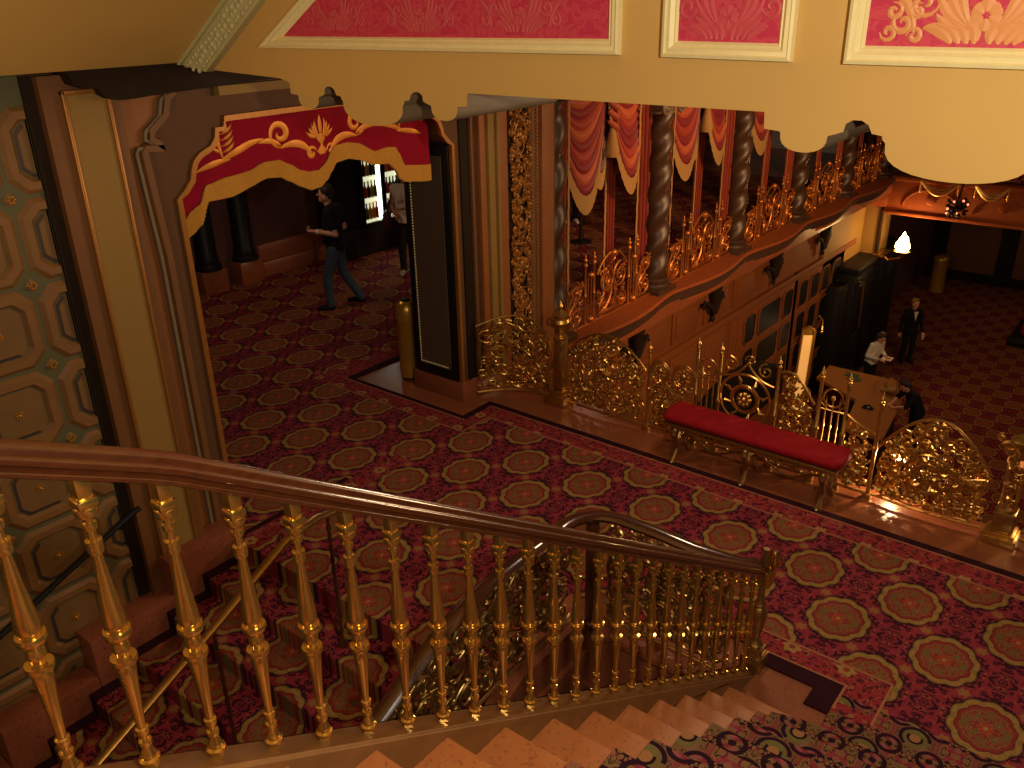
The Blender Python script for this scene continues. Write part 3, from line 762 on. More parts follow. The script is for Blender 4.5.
for q in (0, .03): filigree(b, lambda u, v, d: fnE(u, v, d+q), 1.66, 2.55, .1, lambda u: .86, rg, .10, .026, .009, .02, 200, False, 3)
for k in range(9):                                         # long slanting acanthus blades
    u = 1.72+.1*k
    b.tube([fnE(u+.0, .30, .01), fnE(u+.03, .5, .03), fnE(u-.01, .68, .03), fnE(u-.07, .82, .0)], [.006, .016, .016, .005], 6)
b.tube([fnE(1.64, .09, 0), fnE(2.6, .09, 0)], .012, 6)
b.build('end_scrollwork', M['brass2'], gr)
b = MB(); b.bbox(3.95, 4.02, 2.55, 2.62, .06, .9, .01); b.lathe((3.985, 2.585, .06), [(.05, 0), (.05, .05), (.02, .08)], 12); b.build('corner_post', M['dark_wood'], gr)

# brass handrail in the middle of that stair, and one on the wall
hr = empty('centre_handrail', (2.9, 4.0, 0), 'slim brass handrail on thin chain-like posts down the middle of the lower stair', 'handrail')
b = MB(); b.sweep([(3.05, 4.0, .93), (2.9, 4.0, .95), (2.65, 4.0, .92), (2.1, 4.0, .63), (1.2, 4.0, .19), (.4, 4, -.2)], [(-.028, -.012), (-.03, .008), (-.015, .018), (.015, .018), (.03, .008), (.028, -.012)], lat=(0, 1, 0))
b.build('rail', M['brass2'], hr)
for x in (2.98, 2.06, 1.1):
    b = MB(); z0 = zd(x)-.02; z1 = {2.98: .93, 2.06: .6, 1.1: .13}[x]
    b.lathe((x, 4.0, z0), [(.035, 0), (.03, .02), (.012, .05)] + [((.011 if i % 2 else .017), .05+(z1-z0-.06)*i/24) for i in range(25)], 8)
    b.build('post', M['dark_wood'], hr)
wr = empty('wall_handrail', (1.9, YW-.1, .3), 'thin dark handrail fixed along the coffered wall', 'handrail')
b = MB(); b.tube([(2.55, YW-.12, .57), (2.5, YW-.12, .56), (2.0, YW-.12, .36), (1.4, YW-.12, .10), (.5, YW-.12, -.3)], .022, 8); b.build('rail', M['black'], wr)
b = MB()
for x, z in ((2.4, .52), (1.6, .18), (.8, -.17)): b.tube([(x, YW-.12, z), (x, YW-.10, z-.06), (x, YW, z-.07)], .012, 6)
b.build('brackets', M['black'], wr)

# ------------------------------------------------------------------ gilded railing along the edge above the lobby
XR = 6.88
def rail_fn(u, v, d): return (XR - d, u, v)
def finial(b, c, h=.1, r=.016):
    b.lathe(c, [(r, 0), (r*1.4, h*.1), (r*.6, h*.2), (r*1.5, h*.4), (r*.9, h*.55), (r*.4, h*.65), (r*.7, h*.72), (.001, h)], 8)
def post(root, y, h, r=.016):
    b = MB(); b.bbox(XR-.035, XR+.035, y-.035, y+.035, 0, .05, .006); b.lathe((XR, y, .05), [(r*1.4, 0), (r*1.2, .03), (r, .05), (r, h*.45), (r*1.5, h*.46), (r*1.5, h*.49), (r, h*.5), (r, h-.06), (r*1.6, h-.05)], 10)
    finial(b, (XR, y, h), .11, r); return b.build('post', M['filigree'], root)
def panel(y0, y1, top, seed, name, label, posts=(), cnt=150, bow=.05, rmax=.1, extra=None, curl=0, sym=False, group='gilded railing sections'):
    root = empty(name, (XR, (y0+y1)/2, 0), label, 'railing', group)
    rg = random.Random(seed); ym, w = (y0+y1)/2, (y1-y0)/2
    fn = lambda u, v, d: rail_fn(u, v, d + bow*(1-((u-ym)/w)**2)*(.35+.65*sin(PI*min(1, v/.9))) + curl*max(0, (u-ym+w*.4)/(w*1.4))**2)
    b = MB(); filigree(b, fn, y0+.01, y1-.01, .07, top, rg, rmax, .024, .0085, .03, cnt, sym, 3)
    filigree(b, lambda u, v, d: fn(u, v, d-.03), y0+.01, y1-.01, .07, top, rg, rmax*.75, .022, .008, .02, int(cnt*.8), sym, 3)
    if extra: extra(b, fn)
    b.build('scrollwork', M['filigree'], root)
    b = MB(); n = 13; us = [y0+(y1-y0)*i/(n-1) for i in range(n)]
    b.tube([fn(u, top(u)+.012, 0) for u in us], [.012]*n, 6); b.build('top_rail', M['filigree'], root)
    b = MB(); b.tube([fn(u, .05, 0) for u in us], .014, 6); b.tube([fn(u, .13, 0) for u in us], .008, 6); b.build('bottom_rail', M['filigree'], root)
    for y, h in posts: post(root, y, h)
    return root
def hump(y0, y1, h0, h1, p=1.0): return lambda u: h0+(h1-h0)*max(0, sin(PI*(u-y0)/(y1-y0)))**p
panel(5.02, 5.74, hump(5.02, 5.9, .66, .90, .8), 1, 'gilded_railing', 'bowed gilt filigree railing section against the pier, left of the urn post', [], 190, curl=.40)
panel(3.89, 4.80, hump(3.89, 4.80, .62, .90, .8), 2, 'gilded_railing', 'bowed gilt filigree railing section right of the urn post', [(3.85, .84)], 190)
def two_rings(b, fn):
    for y, r in ((3.72, .105), (3.47, .115)):
        for q in (r, r*.8): b.tube([fn(y+q*cos(t*PI/10), .68+q*sin(t*PI/10), .01) for t in range(21)], .009, 6)
        b.ball(fn(y, .68, .02), .035, 10, 6, (.5, 1, 1))
        for k in range(8): b.ball(fn(y+.05*cos(k*PI/4), .68+.05*sin(k*PI/4), .015), .018, 6, 4)
panel(3.38, 3.83, lambda u: .62, 3, 'gilded_railing', 'narrow gilt railing section with two round rosettes behind the left end of the red bench', [], 60, .02, .08, two_rings)
def spindle_gate(y0, y1, label):
    root = empty('spindle_railing', (XR, (y0+y1)/2, 0), label, 'railing', 'gilded railing sections')
    for y in (y0, y1): post(root, y, 1.0)
    b = MB()
    for k in range(1, 4):
        y = y0+(y1-y0)*k/4
        b.lathe((XR, y, .05), [(.008, 0), (.008, .3), (.014, .32), (.008, .34), (.008, .5), (.014, .52), (.008, .54), (.007, .72), (.001, .8)], 8)
    b.build('spindles', M['filigree'], root)
    b = MB()
    for z in (.06, .38, .72): MB().tube([(XR, y0, z), (XR, y1, z)], .008, 6).build('cross_rail', M['filigree'], root)
    ym, r = (y0+y1)/2, (y1-y0)*.36
    b.tube([(XR-.01, ym+r*cos(t*PI/8), .84+r*sin(t*PI/8)) for t in range(17)], .009, 6)
    for s in (-1, 1): b.tube([(XR, ym+s*r, .84), (XR, ym+s*r*1.25, .78), (XR, ym+s*r*.6, .73)], .007, 5)
    b.tube([(XR, ym, .72), (XR, ym, .84)], .006, 5); b.ball((XR-.01, ym, .84), .022); b.build('ring_ornament', M['filigree'], root)
spindle_gate(3.11, 3.34, 'spindle section of the gilt railing behind the left end of the red bench')
spindle_gate(1.95, 2.18, 'spindle section of the gilt railing at the right end of the red bench')
def medallion(y, z, R_):
    def f_(b, fn):
        for q, w in ((R_, .013), (R_*.55, .012), (R_*.47, .007)): b.tube([fn(y+q*cos(t*PI/16), z+q*sin(t*PI/16), .02) for t in range(33)], w, 6)
        for k in range(8):
            a = k*PI/4; b.ball(fn(y+R_*.2*cos(a), z+R_*.2*sin(a), .03), R_*.11, 8, 5)
            a += PI/8; b.tube([fn(y+R_*.58*cos(a), z+R_*.58*sin(a), .02), fn(y+R_*.78*cos(a+.15), z+R_*.78*sin(a+.15), .035), fn(y+R_*.95*cos(a+.05), z+R_*.95*sin(a+.05), .02)], [.008, .017, .006], 6)
        b.ball(fn(y, z, .035), R_*.14, 8, 6)
    return f_
def open_medallion(y0, y1, label, seed):
    root = empty('gilded_railing', (XR, (y0+y1)/2, 0), label, 'railing', 'gilded railing sections')
    b = MB(); y = (y0+y1)/2+.02; fn = rail_fn
    medallion(y, .62, .24)(b, fn)
    for s in (-1, 1):
        b.tube([fn(p, q, .01) for p, q in spiral(y+s*.17, .93, .075, PI/2, 1.4, s, 20)], .010, 6)
        b.tube([fn(p, q, .01) for p, q in arc((y+s*.26, .80), (y-.0, .97), s*.25, 9)], .011, 6)
    b.tube([fn(p, q, .01) for p, q in spiral(y-.02, 1.0, .05, 0, 1.3, 1, 16)], .009, 6)
    filigree(b, fn, y0, y1, .06, lambda u: .36, random.Random(seed), .07, .03, .007, .02, 50)
    b.build('scrollwork', M['filigree'], root)
    b = MB()
    for z in (.05, .12): b.tube([fn(y0, z, 0), fn(y1, z, 0)], .011, 6)
    b.build('bottom_rail', M['filigree'], root)
    post(root, y0, 1.0)
open_medallion(2.56, 3.09, 'open gilt railing section with a large round rosette behind the middle of the bench', 31)
panel(2.22, 2.54, lambda u: .72+.25*max(0, sin(PI*(u-2.22)/.5)), 6, 'gilded_railing', 'narrow gilt scroll section between round rosette and right spindle section', [], 60, .03, .07)
panel(1.69, 1.93, lambda u: .6+.45*(u-1.69), 7, 'gilded_railing', 'narrow gilt scroll section just right of the bench, before a tall post', [(1.67, .9)], 50, .03, .06)
panel(.78, 1.64, hump(.78, 1.64, .50, .88, .9), 8, 'gilded_railing', 'large arched gilt filigree section with a central ring, nearest the right edge', [], 230, .07, .075, medallion(1.22, .42, .17))
panel(-.9, .50, hump(-.9, .5, .55, .85), 9, 'gilded_railing', 'gilt filigree section right of the last pedestal post at the frame edge', [], 160, .05, .1)
up = empty('urn_post', (XR, 4.91, 0), 'gilt railing post crowned with an urn, left of the red bench', 'post')
b = MB(); b.bbox(XR-.12, XR+.1, 4.80, 5.02, 0, .13, .015); b.bbox(XR-.10, XR+.08, 4.82, 5.0, .13, .18, .01); b.build('pedestal', M['filigree'], up)
b = MB(); b.bbox(XR-.07, XR+.05, 4.85, 4.97, .18, .74, .02)
for s in (-1, 1): b.tube([(XR-.09, 4.91+s*.08, .2), (XR-.12, 4.91+s*.11, .36), (XR-.09, 4.91+s*.06, .5), (XR-.1, 4.91+s*.07, .62), (XR-.07, 4.91+s*.1, .74)], [.01, .024, .016, .022, .01], 6)
b.build('shaft', M['filigree'], up)
b = MB(); b.lathe((XR-.01, 4.91, .74), [(.08, 0), (.085, .03), (.04, .06), (.05, .1), (.10, .16), (.115, .2), (.10, .235), (.06, .25), (.085, .27), (.05, .3), (.02, .33), (.03, .36), (.001, .42)], 16)
for s in (-1, 1): b.tube([(XR-.01, 4.91+s*.1, .95), (XR-.01, 4.91+s*.16, .93), (XR-.01, 4.91+s*.17, .87), (XR-.01, 4.91+s*.1, .86)], .012, 6)
b.build('urn', M['filigree'], up)
np_ = empty('pedestal_post', (XR, .63, 0), 'heavy gilt railing post on stepped plinth near the right edge', 'post')
b = MB(); b.bbox(XR-.13, XR+.12, .51, .75, 0, .07, .012); b.bbox(XR-.11, XR+.1, .53, .73, .07, .10, .01); b.build('plinth', M['filigree'], np_)
b = MB(); b.bbox(XR-.09, XR+.08, .55, .71, .10, .28, .015); b.build('die', M['brass2'], np_)
b = MB()
for y in (.58, .68): b.lathe((XR-.01, y, .28), [(.02, 0), (.024, .03), (.013, .05), (.013, .42), (.022, .45), (.022, .47)], 8)
rg = random.Random(77); filigree(b, lambda u, v, d: (XR-.02-d, u, v), .56, .70, .28, lambda u: .74, rg, .05, .02, .007, .02, 30)
b.build('shaft', M['filigree'], np_)
b = MB(); filigree(b, lambda u, v, d: (XR-.02-d, u, v), .48, .80, .72, lambda u: .92, rg, .07, .03, .01, .03, 30); b.lathe((XR, .63, .74), [(.07, 0), (.08, .03), (.05, .05), (.06, .1), (.09, .14), (.05, .17)], 12); b.build('capital', M['filigree'], np_)

# ------------------------------------------------------------------ red velvet bench
bn = empty('bench', (6.56, 2.65, 0), 'long red velvet bench on scrolled bronze legs in front of the gilt railing', 'bench')
b = MB()
def cush(i, j):
    u, v = i/40, j/14
    y = 1.80+1.64*u
    a = 2*PI*v
    px, pz = cos(a), sin(a)
    x = 6.585+.185*(abs(px)**.5)*(1 if px > 0 else -1); z = .455+.048*(abs(pz)**.6)*(1 if pz > 0 else -1)
    e = min(1, min(u, 1-u)*40*.35+.75)
    return (6.585+(x-6.585)*e, y, .45+(z-.45)*e + (.004*sin(u*60) if pz > .3 else 0))
b.grid(41, 14, lambda i, j: cush(i, j)); b.v = b.v
n_ = 41
for j in range(14):
    pass
b2 = MB(); b2.grid(14, 41, lambda i, j: cush(j, i), True)
b2.f.append(tuple(range(14))); b2.mi.append(0); b2.f.append(tuple(14*40+i for i in range(14))); b2.mi.append(0)
b2.build('seat_cushion', M['red_velvet'], bn, ang=60)
b = MB(); b.bbox(6.41, 6.76, 1.82, 3.42, .375, .412, .01); b.build('seat_frame', M['brass2'], bn)
for y in (1.93, 2.62, 3.31):
    for s in (-1, 1):
        b = MB(); X = lambda t: 6.585+s*t
        b.tube([(X(.13), y, .38), (X(.15), y, .30), (X(.10), y, .20), (X(.08), y, .12), (X(.14), y, .05), (X(.17), y, .015)], [.03, .034, .024, .02, .024, .03], 8)
        b.tube([(X(.08), y-.04, .37), (X(.02), y, .3), (X(.08), y, .22)], [.012, .016, .012], 6)
        b.ball((X(.17), y, .018), .026, 8, 5, (1.2, 1, .7)); b.ball((X(.15), y, .33), .036, 8, 6, (.7, 1, 1.1))
        b.build('leg', M['brass2'], bn)
    b = MB(); b.tube([(6.5, y, .2), (6.585, y, .24), (6.67, y, .2)], .016, 6); b.ball((6.585, y, .24), .03); b.build('leg_brace', M['brass2'], bn)
b = MB()
for a, c in ((1.93, 2.62), (2.62, 3.31)):
    b.tube([(6.585, a+(c-a)*t/12, .24-.07*sin(PI*t/12)+.03*sin(3*PI*t/12)) for t in range(13)], .012, 6)
    b.tube([(6.44, a+(c-a)*t/12, .375-.035*sin(PI*t/12)) for t in range(13)], .010, 6)
    for q in (.35, .65): b.tube([(6.585, p, z) for p, z in spiral(a+(c-a)*q, .2, .04, 0, 1.3, 1, 14)], .007, 5)
b.build('stretcher', M['brass2'], bn)

# ------------------------------------------------------------------ satin brass bin beside the pier
tb_ = empty('waste_bin', (6.43, 6.72, 0), 'tall satin brass domed waste bin standing beside the pier', 'bin')
b = MB(); b.lathe((6.43, 6.72, 0), [(.10, 0), (.105, .01), (.10, .04)], 24); b.build('base_ring', M['black'], tb_)
b = MB(); b.lathe((6.43, 6.72, .03), [(.112, 0), (.118, .02), (.118, .68), (.124, .69), (.124, .71)], 28); b.build('body', M['olive_brass'], tb_)
b = MB(); b.lathe((6.43, 6.72, .74), [(.123, 0), (.124, .04), (.118, .10), (.098, .16), (.06, .195), (.02, .20)], 28); b.build('domed_lid', M['olive_brass'], tb_)
b = MB(); b.lathe((6.43, 6.72, .925), [(.06, 0), (.058, .02), (.02, .03)], 20); b.build('lid_opening', M['black'], tb_)

# ------------------------------------------------------------------ valance in the arch
YV = 5.95
kv = YV/5.75
va = empty('valance', (4.85, YV, 2.5), 'scalloped crimson valance with gold scroll embroidery and ochre fringe in the arch', 'valance')
def vs_(L): return [(x*kv, 4+(z-4)*kv) for x, z in L]
red = vs_([(3.30, 2.52), (3.42, 2.62), (3.51, 2.65), (3.58, 2.78), (3.74, 2.81), (3.95, 2.83), (4.11, 2.87), (4.25, 2.865), (4.34, 2.82), (4.43, 2.76), (4.52, 2.735), (4.61, 2.735), (4.69, 2.78), (4.76, 2.85), (4.83, 2.9), (4.95, 2.91), (5.06, 2.89), (5.24, 2.80), (5.40, 2.81), (5.50, 2.80), (5.55, 2.74), (5.62, 2.62), (5.88, 2.59), (5.93, 2.59)])
frg = vs_([(3.30, 2.42), (3.40, 2.46), (3.50, 2.51), (3.58, 2.67), (3.76, 2.67), (3.95, 2.72), (4.11, 2.755), (4.25, 2.74), (4.34, 2.69), (4.43, 2.635), (4.52, 2.595), (4.61, 2.605), (4.69, 2.65), (4.76, 2.71), (4.83, 2.77), (4.95, 2.785), (5.06, 2.76), (5.24, 2.69), (5.40, 2.68), (5.48, 2.62), (5.54, 2.52), (5.62, 2.48), (5.88, 2.45), (5.93, 2.45)])
def resamp(L, n):
    out = []
    for i in range(n):
        x = L[0][0]+(L[-1][0]-L[0][0])*i/(n-1)
        for a, c in zip(L, L[1:]):
            if a[0] <= x+1e-9 <= c[0]+1e-6:
                t = (x-a[0])/(c[0]-a[0]); t2 = t*t*(3-2*t)*.5+t*.5; out.append((x, a[1]+(c[1]-a[1])*t2)); break
        else: out.append((x, L[-1][1]))
    return out
NV = 220
rr_, ff_ = resamp(red, NV), resamp(frg, NV)
def vy(x): return YV+.012*sin(x*9)+.006*sin(x*23)
b = MB(); b.grid(NV, 8, lambda i, j: (rr_[i][0], vy(rr_[i][0])*1, rr_[i][1]+(3.36-rr_[i][1])*j/7)); b.grid(NV, 8, lambda i, j: (rr_[i][0], vy(rr_[i][0])+.02, rr_[i][1]+(3.36-rr_[i][1])*j/7))
b.build('cloth', M['valance_red'], va)
b = MB(); b.grid(NV*2-1, 3, lambda i, j: ((rr_[i//2][0]+rr_[min(NV-1, (i+1)//2)][0])/2, vy(rr_[i//2][0])-.012-(.005 if i % 2 else 0), rr_[i//2][1]+.01+(ff_[i//2][1]-rr_[i//2][1]-.01)*j/2))
b.grid(NV, 3, lambda i, j: (rr_[i][0], vy(rr_[i][0])+.01, rr_[i][1]+.01+(ff_[i][1]-rr_[i][1]-.01)*j/2))
b.build('fringe', M['fringe'], va)
b = MB(); fv = lambda u, v, d: (u, vy(u)-.004-d, v)
def emb(L, w): b.ribbon(L, w, fv, .004)
cxv = 4.66*kv+.02; zc = 2.945
for s in (-1, 1):
    emb(spiral(cxv+s*.40, zc+.09, .11, -PI/2 if s > 0 else -PI/2, 1.35, s, 26), leaf_w(.024))
    emb(arc((cxv+s*.40, zc-.02), (cxv+s*.10, zc-.12), -s*.4, 12), leaf_w(.03))
    emb(spiral(cxv+s*.11, zc-.10, .055, PI if s > 0 else 0, 1.2, -s, 16), leaf_w(.018))
    emb(arc((cxv+s*.40, zc+.0), (cxv+s*.62, zc+.04), s*.25, 10), leaf_w(.022))
    emb(arc((cxv+s*.56, zc+.07), (cxv+s*1.0, zc-.06), s*.12, 14), leaf_w(.026))
    emb(arc((cxv+s*.9, zc-.04), (cxv+s*1.2, zc-.10), s*.1, 12), leaf_w(.022))
    for k in range(4): emb(arc((cxv+s*.02, zc+.03), (cxv+s*(.05+.035*k), zc+.17-.03*k), -s*.3, 8), leaf_w(.016))
    emb(spiral(cxv+s*1.22, zc+.06, .06, 0, 1.2, s, 16), leaf_w(.018))
    bx, bz = cxv+s*.95, zc+.02
    emb(arc((bx, bz-.06), (bx+s*.02, bz+.2), .15, 10), leaf_w(.014))
    for k in range(4):
        for t in (-1, 1): emb(arc((bx, bz+.0+.045*k), (bx+t*.10, bz+.07+.045*k), -t*.25, 7), leaf_w(.012))
emb(arc((cxv, zc-.12), (cxv, zc+.03), 0, 8), lambda t: .03+.02*sin(t*9)); emb(arc((cxv, zc+.03), (cxv, zc+.2), 0, 8), leaf_w(.022)); emb(arc((cxv-.08, zc+.02), (cxv+.08, zc+.02), .2, 8), leaf_w(.012))
b.build('gold_embroidery', M['embroidery'], va)
struct(MB().box(3.3, 6.4, YV+.05, YW+.66, 3.3, 3.4).build('trim_15', M['brown2'], smooth=False, shift=False))

# ================================================================== COLONNADE ABOVE THE LOBBY
CX = [8.24, 10.80, 13.42, 16.05, 18.68, 21.2]
YC = 6.06
def make_column(label):
    root = empty('twisted_column', (CX[0], YC, 0), label, 'column', 'twisted columns of the balcony arcade')
    b = MB(); x = CX[0]
    b.bbox(x-.26, x+.26, YC-.26, YC+.26, 0, .10, .015); b.lathe((x, YC, .1), [(.25, 0), (.26, .03), (.25, .06), (.215, .08), (.235, .11), (.205, .14)], 24); b.build('base', M['column'], root)
    b = MB(); n, m = 40, 90
    def tw(i, j):
        z = j/(m-1); th = 2*PI*i/n; r = .185*(1-.08*z)+.03*cos(2*th-z*2.32*2*PI/.42)
        return (x+r*cos(th), YC+r*sin(th), .22+2.32*z)
    b.grid(n, m, tw, True); b.build('twisted_shaft', M['column'], root, ang=60)
    b = MB(); b.lathe((x, YC, 2.52), [(.16, 0), (.19, .02), (.19, .05), (.165, .07), (.18, .12), (.24, .2), (.25, .22)], 24); b.bbox(x-.27, x+.27, YC-.27, YC+.27, 2.74, 2.94, .012)
    for s in (-1, 1):
        for yy in (-.2, .2):
            b.tube([(p, YC+yy, q) for p, q in spiral(x+s*.19, 2.62, .10, PI/2, 1.6, -s, 24)], [.03-.0008*i for i in range(24)], 6)
            b.ball((x+s*.19, YC+yy, 2.62), .03, 8, 6)
    b.build('capital', M['column_grey'], root)
    return root
cl = ['twisted dark bronze column nearest the pier, beside the tan pilaster strip', 'second twisted dark column from the pier with a grey scrolled capital in view', 'third twisted dark column from the pier', 'fourth twisted dark column from the pier, below the beam notch', 'fifth twisted dark column from the pier, partly behind the beam lobe', 'last twisted dark column, farthest from the pier']
c0 = make_column(cl[0])
for x, l in zip(CX[1:], cl[1:]): copy_tree(c0, (x, YC, 0), 0, l)
c0.scale = (1, 1, 1.2)
struct(MB().box(8.0, 22, YC-.25, YC+.3, 2.94, 3.7).build('wall_arcade', M['brown2'], smooth=False, shift=False))

# curtains, one dressed bay per gap
ordn = ['first', 'second', 'third', 'fourth', 'fifth']
DR = ['drape', 'drape2', 'drape3', 'drape2', 'drape', 'drape3', 'drape2']
def make_curtain(xa, xb, label):
    root = empty('swagged_curtain', ((xa+xb)/2, 6.15, 0), label, 'curtain', 'swagged curtains of the balcony arcade')
    W = xb-xa
    def swag(name, x0, x1, zt, D, skew, y, fr, mats, fm):
        nb = 11; b = MB()
        def S(u): return .12+.88*max(0, sin(PI*u**skew))**.75
        def pt(u, v): return (x0+(x1-x0)*u, y-.13*v*sin(PI*u)-.03*abs(sin(v*PI*nb)), zt-D*S(u)*v)
        for k in range(nb):
            b.k = k % len(mats); b.grid(30, 6, lambda i, j, k=k: pt(i/29, (k+j/5)/nb))
        b.k = 0
        o = b.build(name, [M[q] for q in mats], root, ang=70)
        b = MB(); b.grid(38, 3, lambda i, j: (lambda p: (p[0], p[1]-.01-(.008 if i % 2 else 0), p[2]-fr*j/2*(.55+.45*S(i/37))))(pt(i/37, 1.0)))
        b.build('fringe', M[fm], o)
    swag('swag', xa+.05, xa+W*.52, 3.15, 1.42, .85, 6.17, .24, DR, 'fringe_pale')
    swag('swag', xa+W*.56, xb-.02, 3.15, 1.38, 1.0, 6.20, .22, ['drape2', 'drape', 'drape3', 'drape2', 'drape3', 'drape', 'drape2'], 'fringe_pale')
    swag('lining_swag', xa+W*.38, xa+W*.68, 2.85, .95, 1.0, 6.36, .22, ['lining'], 'fringe_pale')
    def drop(x0, x1, y, side, zt=3.1):
        b = MB(); n = 48
        for k in range(8):
            b.k = k % 3
            b.grid(7, 10, lambda i, j, k=k: ((lambda u: x0+(x1-x0)*(u*(.75+.25*abs(j/9-.35)) + (0 if side < 0 else .25-.25*abs(j/9-.35))))((k+i/6)/8), y+.035*sin((k+i/6)*PI*2), .08+(zt-.08)*j/9))
        o = b.build('side_drape', [M['drape'], M['drape3'], M['drape2']], root, ang=70)
        b = MB(); xe = x1 if side < 0 else x0
        b.grid(3, 24, lambda i, j: (xe+(i-1)*.02+(.04*sin(j*.5) if j > 14 else 0)*0, y-.03-.006*(j % 2), .1+(zt-.3)*j/23)); b.build('fringe', M['fringe_pale'], o)
    drop(xa-.02, xa+.20, 6.12, -1); drop(xb-.26, xb+.06, 6.12, 1); drop(xb-.66, xb-.42, 6.38, 1, 2.2)
    b = MB(); rg = random.Random(4)                         # gathered jabot with tassel between the swags
    for k in range(5):
        z = 3.05-.12*k; b.tube([(xa+W*.50, 6.08, z), (xa+W*.54, 6.02, z-.09), (xa+W*.58, 6.08, z-.02)], [.03, .05, .03], 8)
    b.build('jabot', M['drape3'], root)
    b = MB(); b.lathe((xa+W*.53, 6.06, 2.12), [(.09, 0), (.10, .06), (.05, .3), (.03, .36)], 10); b.build('jabot_fringe', M['fringe_pale'], root)
    return root
curt = None
for k in range(5):
    lb = 'coral swagged curtain with tan fringe in the %s bay from the pier' % ordn[k]
    if k == 0: curt = make_curtain(CX[0]+.24, CX[1]-.22, lb)
    else: copy_tree(curt, ((CX[k]+CX[k+1])/2+.01, 6.15, 0), 0, lb)

# gilded grilles between the columns
def make_grille(xa, label):
    root = empty('balcony_grille', (xa+1.25, 5.97, 0), label, 'grille', 'gilded grilles of the balcony arcade')
    fn = lambda u, v, d: (u, 5.97-d, v+.04)
    rg = random.Random(11)
    for s, u0 in ((1, xa+.28), (1, xa+1.98)):
        b = MB()
        for r, v, h in ((.17, .20, 1), (.14, .52, -1)):
            b.tube([fn(p, q, .01) for p, q in spiral(u0+.17, v, r, PI/2, 1.7, h, 26)], .016, 6); b.ball(fn(u0+.17, v, .02), .04, 8, 6)
        b.tube([fn(p, q, 0) for p, q in arc((u0, .06), (u0+.33, .62), .4, 8)], .015, 6)
        filigree(b, fn, u0, u0+.34, .04, lambda u: .66, rg, .05, .035, .007, .02, 7, False, 1)
        b.build('side_scroll', M['copper'], root)
    b = MB()
    hp = lambda u: .66+.22*sin(PI*(u-xa-.92)/.78)
    m = xa+1.31
    for s in (-1, 1):
        b.tube([fn(p, q, .02) for p, q in spiral(m+s*.17, .52, .19, PI/2, 1.7, s, 30)], .016, 6)
        b.tube([fn(p, q, .02) for p, q in spiral(m+s*.22, .17, .12, PI/2, 1.6, -s, 26)], .014, 6)
        b.tube([fn(p, q, .0) for p, q in arc((m+s*.36, .64), (m, .88), -s*.25, 9)], .015, 6)
        b.tube([fn(p, q, .02) for p, q in arc((m+s*.33, .1), (m+s*.02, .44), s*.4, 9)], [.008, .014, .02, .022, .02, .016, .014, .01, .006], 6)
    filigree(b, fn, xa+.95, xa+1.67, .04, hp, rg, .06, .035, .007, .02, 14, False, 2)
    b.ball(fn(m, .86, .02), .05, 8, 6)
    b.build('scrollwork', M['copper'], root)
    for u in (.68, .88, 1.74, 1.94):
        b = MB(); b.lathe((xa+u, 5.97, .04), [(.02, 0), (.016, .05), (.016, .4), (.024, .42), (.016, .44), (.015, .8), (.028, .82), (.02, .85)], 8); finial(b, (xa+u, 5.97, .88), .13, .017); b.build('post', M['copper'], root)
    for u in (.78, 1.84):
        b = MB()
        for q in (-.035, .035): b.lathe((xa+u+q, 5.97, .06), [(.008, 0), (.008, .64)], 6)
        b.ball((xa+u, 5.95, .72), .045, 8, 6); b.ball((xa+u, 5.95, .12), .05, 8, 6)
        b.build('spindles', M['copper'], root)
    b = MB(); b.bbox(xa+.26, xa+2.34, 5.95, 5.99, .045, .07, .006); b.build('bottom_rail', M['copper'], root)
    return root
g0 = None
for k in range(5):
    lb = 'gilded scroll grille across the foot of the %s balcony bay from the pier' % ordn[k]
    if k == 0: g0 = make_grille(CX[0]-.02, lb)
    else: copy_tree(g0, ((CX[k]+CX[k+1])/2-.05, 5.97, 0), 0, lb)

# undulating ledge under the colonnade
def bul(x):
    t = (x-CX[0])/2.6; t = t-math.floor(t)
    return .15*(max(0, sin(PI*t))**1.5)
xsL = [7.06+.12*i for i in range(121)]
pathL = [(x, 5.76-bul(x), 0) for x in xsL]
lg = empty('balcony_ledge', (14, 5.7, -.3), 'undulating terracotta ledge with dark stepped moulding under the colonnade', 'ledge')
b = MB(); b.sweep(pathL, [(.75, -.02), (0, -.02), (-.02, 0), (-.02, .02), (0, .035), (.75, .04)], lat=(0, 1, 0)); b.build('ledge_top', M['ledge'], lg, ang=30)
b = MB(); b.sweep(pathL, [(.5, -.2), (.08, -.2), (.08, -.16), (.04, -.15), (.05, -.11), (.0, -.1), (.01, -.06), (-.035, -.05), (-.035, -.01), (.0, .0), (.5, .0)], lat=(0, 1, 0)); b.build('dark_moulding', M['ledge_grey'], lg, ang=25)
b = MB(); b.sweep(pathL, [(.9, -.62), (.56, -.60), (.5, -.5), (.34, -.40), (.22, -.36), (.16, -.28), (.12, -.27), (.12, -.2), (.9, -.2)], lat=(0, 1, 0)); b.build('cove', M['ledge'], lg, ang=25)
struct(MB().box(7.05, 24, 6.4, 6.6, -4.9, -.2).build('wall_lobby', M['panel_wood'], smooth=False, shift=False))
struct(MB().box(7.05, 7.3, -6, 6.6, -4.9, -.36).build('wall_under_mezzanine', M['panel_wood'], smooth=False, shift=False))
YL = 6.4
b = MB()
for x in [7.5+1.15*i for i in range(7)]:                   # raised wainscot panels
    for z0, z1 in ((-1.35, -.75), (-3.2, -1.6)):
        b.bbox(x, x+.9, YL-.03, YL+.02, z0, z1, .01); b.bbox(x+.09, x+.81, YL-.05, YL, z0+.09, z1-.09, .012)
b.bbox(7.05, 21, YL-.09, YL+.02, -1.56, -1.42, .015); b.bbox(7.05, 21, YL-.07, YL+.02, -.72, -.64, .015)
struct(b.build('trim_16', M['panel_wood'], shift=False))
